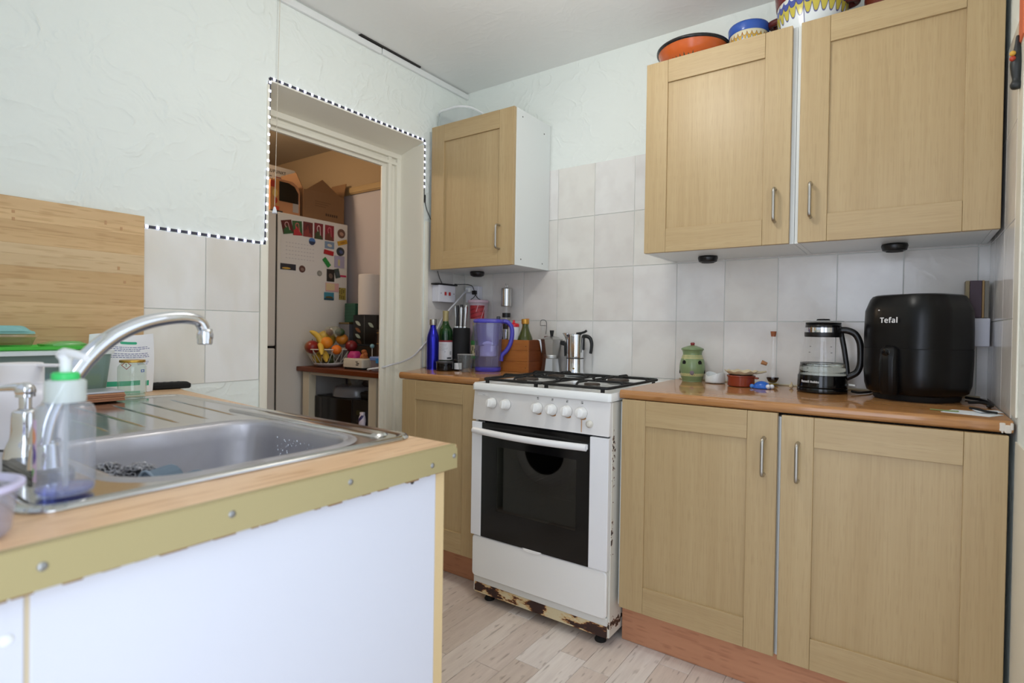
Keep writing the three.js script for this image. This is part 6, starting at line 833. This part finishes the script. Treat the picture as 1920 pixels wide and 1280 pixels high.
  single('pink_packet', 'magenta and lilac packet lying between fruit bowl and cream box', 'packet', [loft([[0.035, 0.03, 0.012, TS + 0.062, -0.585, 0.28], [0.038, 0.03, 0.014, TS + 0.075, -0.585, 0.28], [0.022, 0.02, 0.01, TS + 0.10, -0.59, 0.275]], { capA: true, capB: true, crease: 1.2 })], S(0xb02a78, 0.5));
  single('orange_figurine', 'small orange figurine standing on the low cream box', 'figurine', [lathe(prof([[0.0, 0.0], [0.022, 0.0], [0.02, 0.015], [0.012, 0.026], [0.016, 0.036], [0.012, 0.046], [0, 0.05]], 24), 18).translate(-0.515, TS + 0.0625, 0.27), sph(0.012, -0.495, TS + 0.085, 0.275, 12)], S(0xb06a3a, 0.6));
  o = thing('lollipop_stick', 'thin white stick with a light blue ball standing behind the cream box', 'stick', [-0.522, TS, 0.205]); part(o, 'stick', cyl(0.0025, 0.0025, 0.125, 0, 0, 0, 8), M.white); part(o, 'ball', sph(0.013, 0, 0.13, 0, 14), S(0x8ac4dc, 0.35));
  o = thing('lidded_tub', 'clear plastic tub with a blue clip lid at the right end of the side table', 'tub', [-0.335, TS, 0.285]); part(o, 'body', loft([[0.05, 0.048, 0.014, 0.001], [0.056, 0.053, 0.016, 0.062]], { capA: true }), Ph({ color: 0xc4c0cc, roughness: 0.25, transmission: 0.6, thickness: 0 })); part(o, 'lid', loft([[0.058, 0.055, 0.016, 0.060], [0.059, 0.056, 0.016, 0.074], [0.055, 0.052, 0.016, 0.079]], { capA: true, capB: true }), S(0x7a9ae0, 0.4), 'blue lid'); part(o, 'clip', bx(0.005, 0.045, 0.045, 0.072, 0.0565, 0.060, 0.002), S(0x3a9ae8, 0.35));
  const tin = (name, label, cat, x0, x1, y0, y1, z0, z1, m) => { const b = thing(name, label, cat, [(x0 + x1) / 2, TS + y0, 0]); part(b, 'body', bx((x0 - x1) / 2, (x1 - x0) / 2, 0, y1 - y0, z0, z1, 0.003), m); return b; };
  o = tin('dark_box', 'long dark brown box under the tall black tin at the back of the side table', 'box', -0.86, -0.575, 0, 0.125, 0.0, 0.115, S(0x2e2620, 0.5)); part(o, 'lid', bx(-0.142, 0.142, 0.1255, 0.133, 0.0, 0.117, 0.002), S(0x242a34, 0.45));
  o = tin('black_tin', 'tall black tin with brown and pale leaf print under the paper roll', 'tin', -0.815, -0.60, 0.1335, 0.315, 0.005, 0.11, M.black); part(o, 'seam', bx(-0.001, 0.001, 0.002, 0.18, 0.1102, 0.112, 0), M.satin); const leaf = (x, y, c) => part(o, 'leaf_print', new THREE.PlaneGeometry(0.06, 0.04).translate(x, y, 0.1106), S(0xffffff, 0.5, 0, { map: cv(96, 64, (g) => { g.fillStyle = '#141414'; g.fillRect(0, 0, 96, 64); g.fillStyle = c; g.beginPath(); g.moveTo(6, 10); g.quadraticCurveTo(70, 0, 90, 56); g.quadraticCurveTo(30, 60, 6, 10); g.fill(); }) })); leaf(-0.06, 0.13, '#b8c4bc'); leaf(-0.06, 0.088, '#8a5a3c'); leaf(-0.06, 0.05, '#a8bcb4'); leaf(0.06, 0.12, '#a8bcb4'); leaf(-0.05, 0.018, '#5a3c2a');
  o = thing('paper_roll', 'white kitchen paper roll standing on the tall black tin', 'paper roll', [-0.722, TS + 0.3155, 0.058]); part(o, 'paper', lathe([[0.02, 0.001], [0.068, 0.0], [0.07, 0.003], [0.07, 0.247], [0.068, 0.25], [0.02, 0.249]], 40), S(0xe2e0e2, 0.85)); part(o, 'core', lathe([[0.02, 0.001], [0.02, 0.249]], 20), S(0x9a8468, 0.9));
  o = tin('green_tin', 'dark green tin standing on the grey tin left of the paper roll', 'tin', -0.925, -0.823, 0.27, 0.39, 0.01, 0.09, S(0x2a5a48, 0.45)); for (let k = 0; k < 5; k++) part(o, 'band', bx(-0.0512, 0.0512, 0.02 + k * 0.02, 0.023 + k * 0.02, 0.0895, 0.0912, 0), S(0x24503e, 0.5));
  o = tin('grey_tin', 'grey tin with a gold lid under the dark green tin', 'tin', -0.96, -0.8625, 0, 0.258, 0.005, 0.105, S(0x8a8a92, 0.35, 0.4)); part(o, 'lid', bx(-0.05, 0.05, 0.2585, 0.2685, 0.004, 0.107, 0.002), S(0x8a7448, 0.35, 0.5));
  o = tin('brown_tin', 'brown tin with two gold lines at the right end of the side table back', 'tin', -0.57, -0.43, 0, 0.215, 0.02, 0.13, S(0x54443a, 0.45)); for (const y of [0.14, 0.205]) part(o, 'gold_line', bx(-0.071, 0.071, y, y + 0.005, 0.1295, 0.1315, 0), S(0xb08a54, 0.4)); part(o, 'lid', bx(-0.072, 0.072, 0.2155, 0.226, 0.018, 0.132, 0.002), S(0x4a4036, 0.4));
  // things on the shelf of the side table
  o = thing('microwave', 'black microwave oven standing inside the side table', 'microwave', [-0.615, 0.419, 0.0]); part(o, 'body', bx(-0.252, 0.252, 0, 0.262, 0.02, 0.33, 0.004), M.black); part(o, 'door', bx(-0.25, 0.09, 0.004, 0.258, 0.3305, 0.345, 0.004), M.blackGloss); part(o, 'control_panel', bx(0.092, 0.25, 0.004, 0.258, 0.3305, 0.343, 0.003), M.black); part(o, 'display', bx(0.13, 0.19, 0.18, 0.205, 0.3432, 0.3445, 0), S(0x3a3c20, 0.3)); for (let r = 0; r < 3; r++) for (let k = 0; k < 3; k++) part(o, 'button', bx(0.13 + k * 0.024, 0.146 + k * 0.024, 0.09 + r * 0.024, 0.104 + r * 0.024, 0.3432, 0.345, 0.001), S(0x3a3a3a, 0.5)); part(o, 'door_strip', bx(-0.20, -0.18, 0.01, 0.25, 0.3452, 0.3465, 0.0005), S(0x2c2c2e, 0.4));
  o = thing('microwave_cover', 'clear plastic dome cover lying on the black microwave', 'cover', [-0.66, 0.6816, 0.2]); part(o, 'dome', lathe(prof([[0.135, 0.001], [0.14, 0.006], [0.13, 0.05], [0.1, 0.062], [0.04, 0.066], [0, 0.067]], 40), 44), Ph({ color: 0xd4d8e0, roughness: 0.15, transmission: 0.7, thickness: 0 })); part(o, 'knob', lathe([[0.03, 0.066], [0.034, 0.08], [0.05, 0.105], [0, 0.106]], 24), M.frosted);
  o = thing('black_appliance', 'black lidded appliance standing right on the black microwave', 'appliance', [-0.435, 0.6816, 0.23]); part(o, 'body', loft([[0.07, 0.075, 0.02, 0], [0.075, 0.08, 0.02, 0.03], [0.07, 0.075, 0.02, 0.04]], { capA: true, capB: true }), M.black); part(o, 'plate', loft([[0.06, 0.065, 0.02, 0.0402], [0.058, 0.063, 0.02, 0.046]], { capB: true }), S(0x1c1c1e, 0.3));
  o = thing('spray_bottle', 'small white and dark blue patterned bottle standing in front of the microwave', 'bottle', [-0.425, 0.4195, 0.351]); part(o, 'body', lathe(prof([[0.0, 0.0], [0.022, 0.0], [0.023, 0.006], [0.023, 0.10], [0.02, 0.13], [0.021, 0.16], [0.014, 0.185], [0, 0.19]], 40), 28), S(0xffffff, 0.35, 0, { map: cv(128, 256, (g) => { g.fillStyle = '#e0dcec'; g.fillRect(0, 0, 128, 256); g.fillStyle = '#33306a'; g.lineWidth = 18; g.strokeStyle = '#33306a'; for (const x of [0, 64, 128]) { g.beginPath(); for (let y = 0; y < 200; y += 4) g.lineTo(x + 18 * Math.sin(y / 22), y); g.stroke(); } g.fillStyle = '#d8d0b8'; g.fillRect(0, 200, 128, 56); }) })); part(o, 'cap', lathe([[0.014, 0.182], [0.015, 0.20], [0, 0.201]], 20), S(0xd8d4e4, 0.4));
  single('red_can', 'small red can standing at the right end of the side table shelf', 'can', lathe([[0, 0.0], [0.02, 0.0], [0.022, 0.004], [0.022, 0.105], [0.019, 0.112], [0, 0.112]], 24).translate(-0.37, 0.419, 0.352), S(0xb03028, 0.35));
}
scene.traverse((o) => { if (o.isMesh) o.castShadow = o.receiveShadow = true; });
renderer.render(scene, camera);
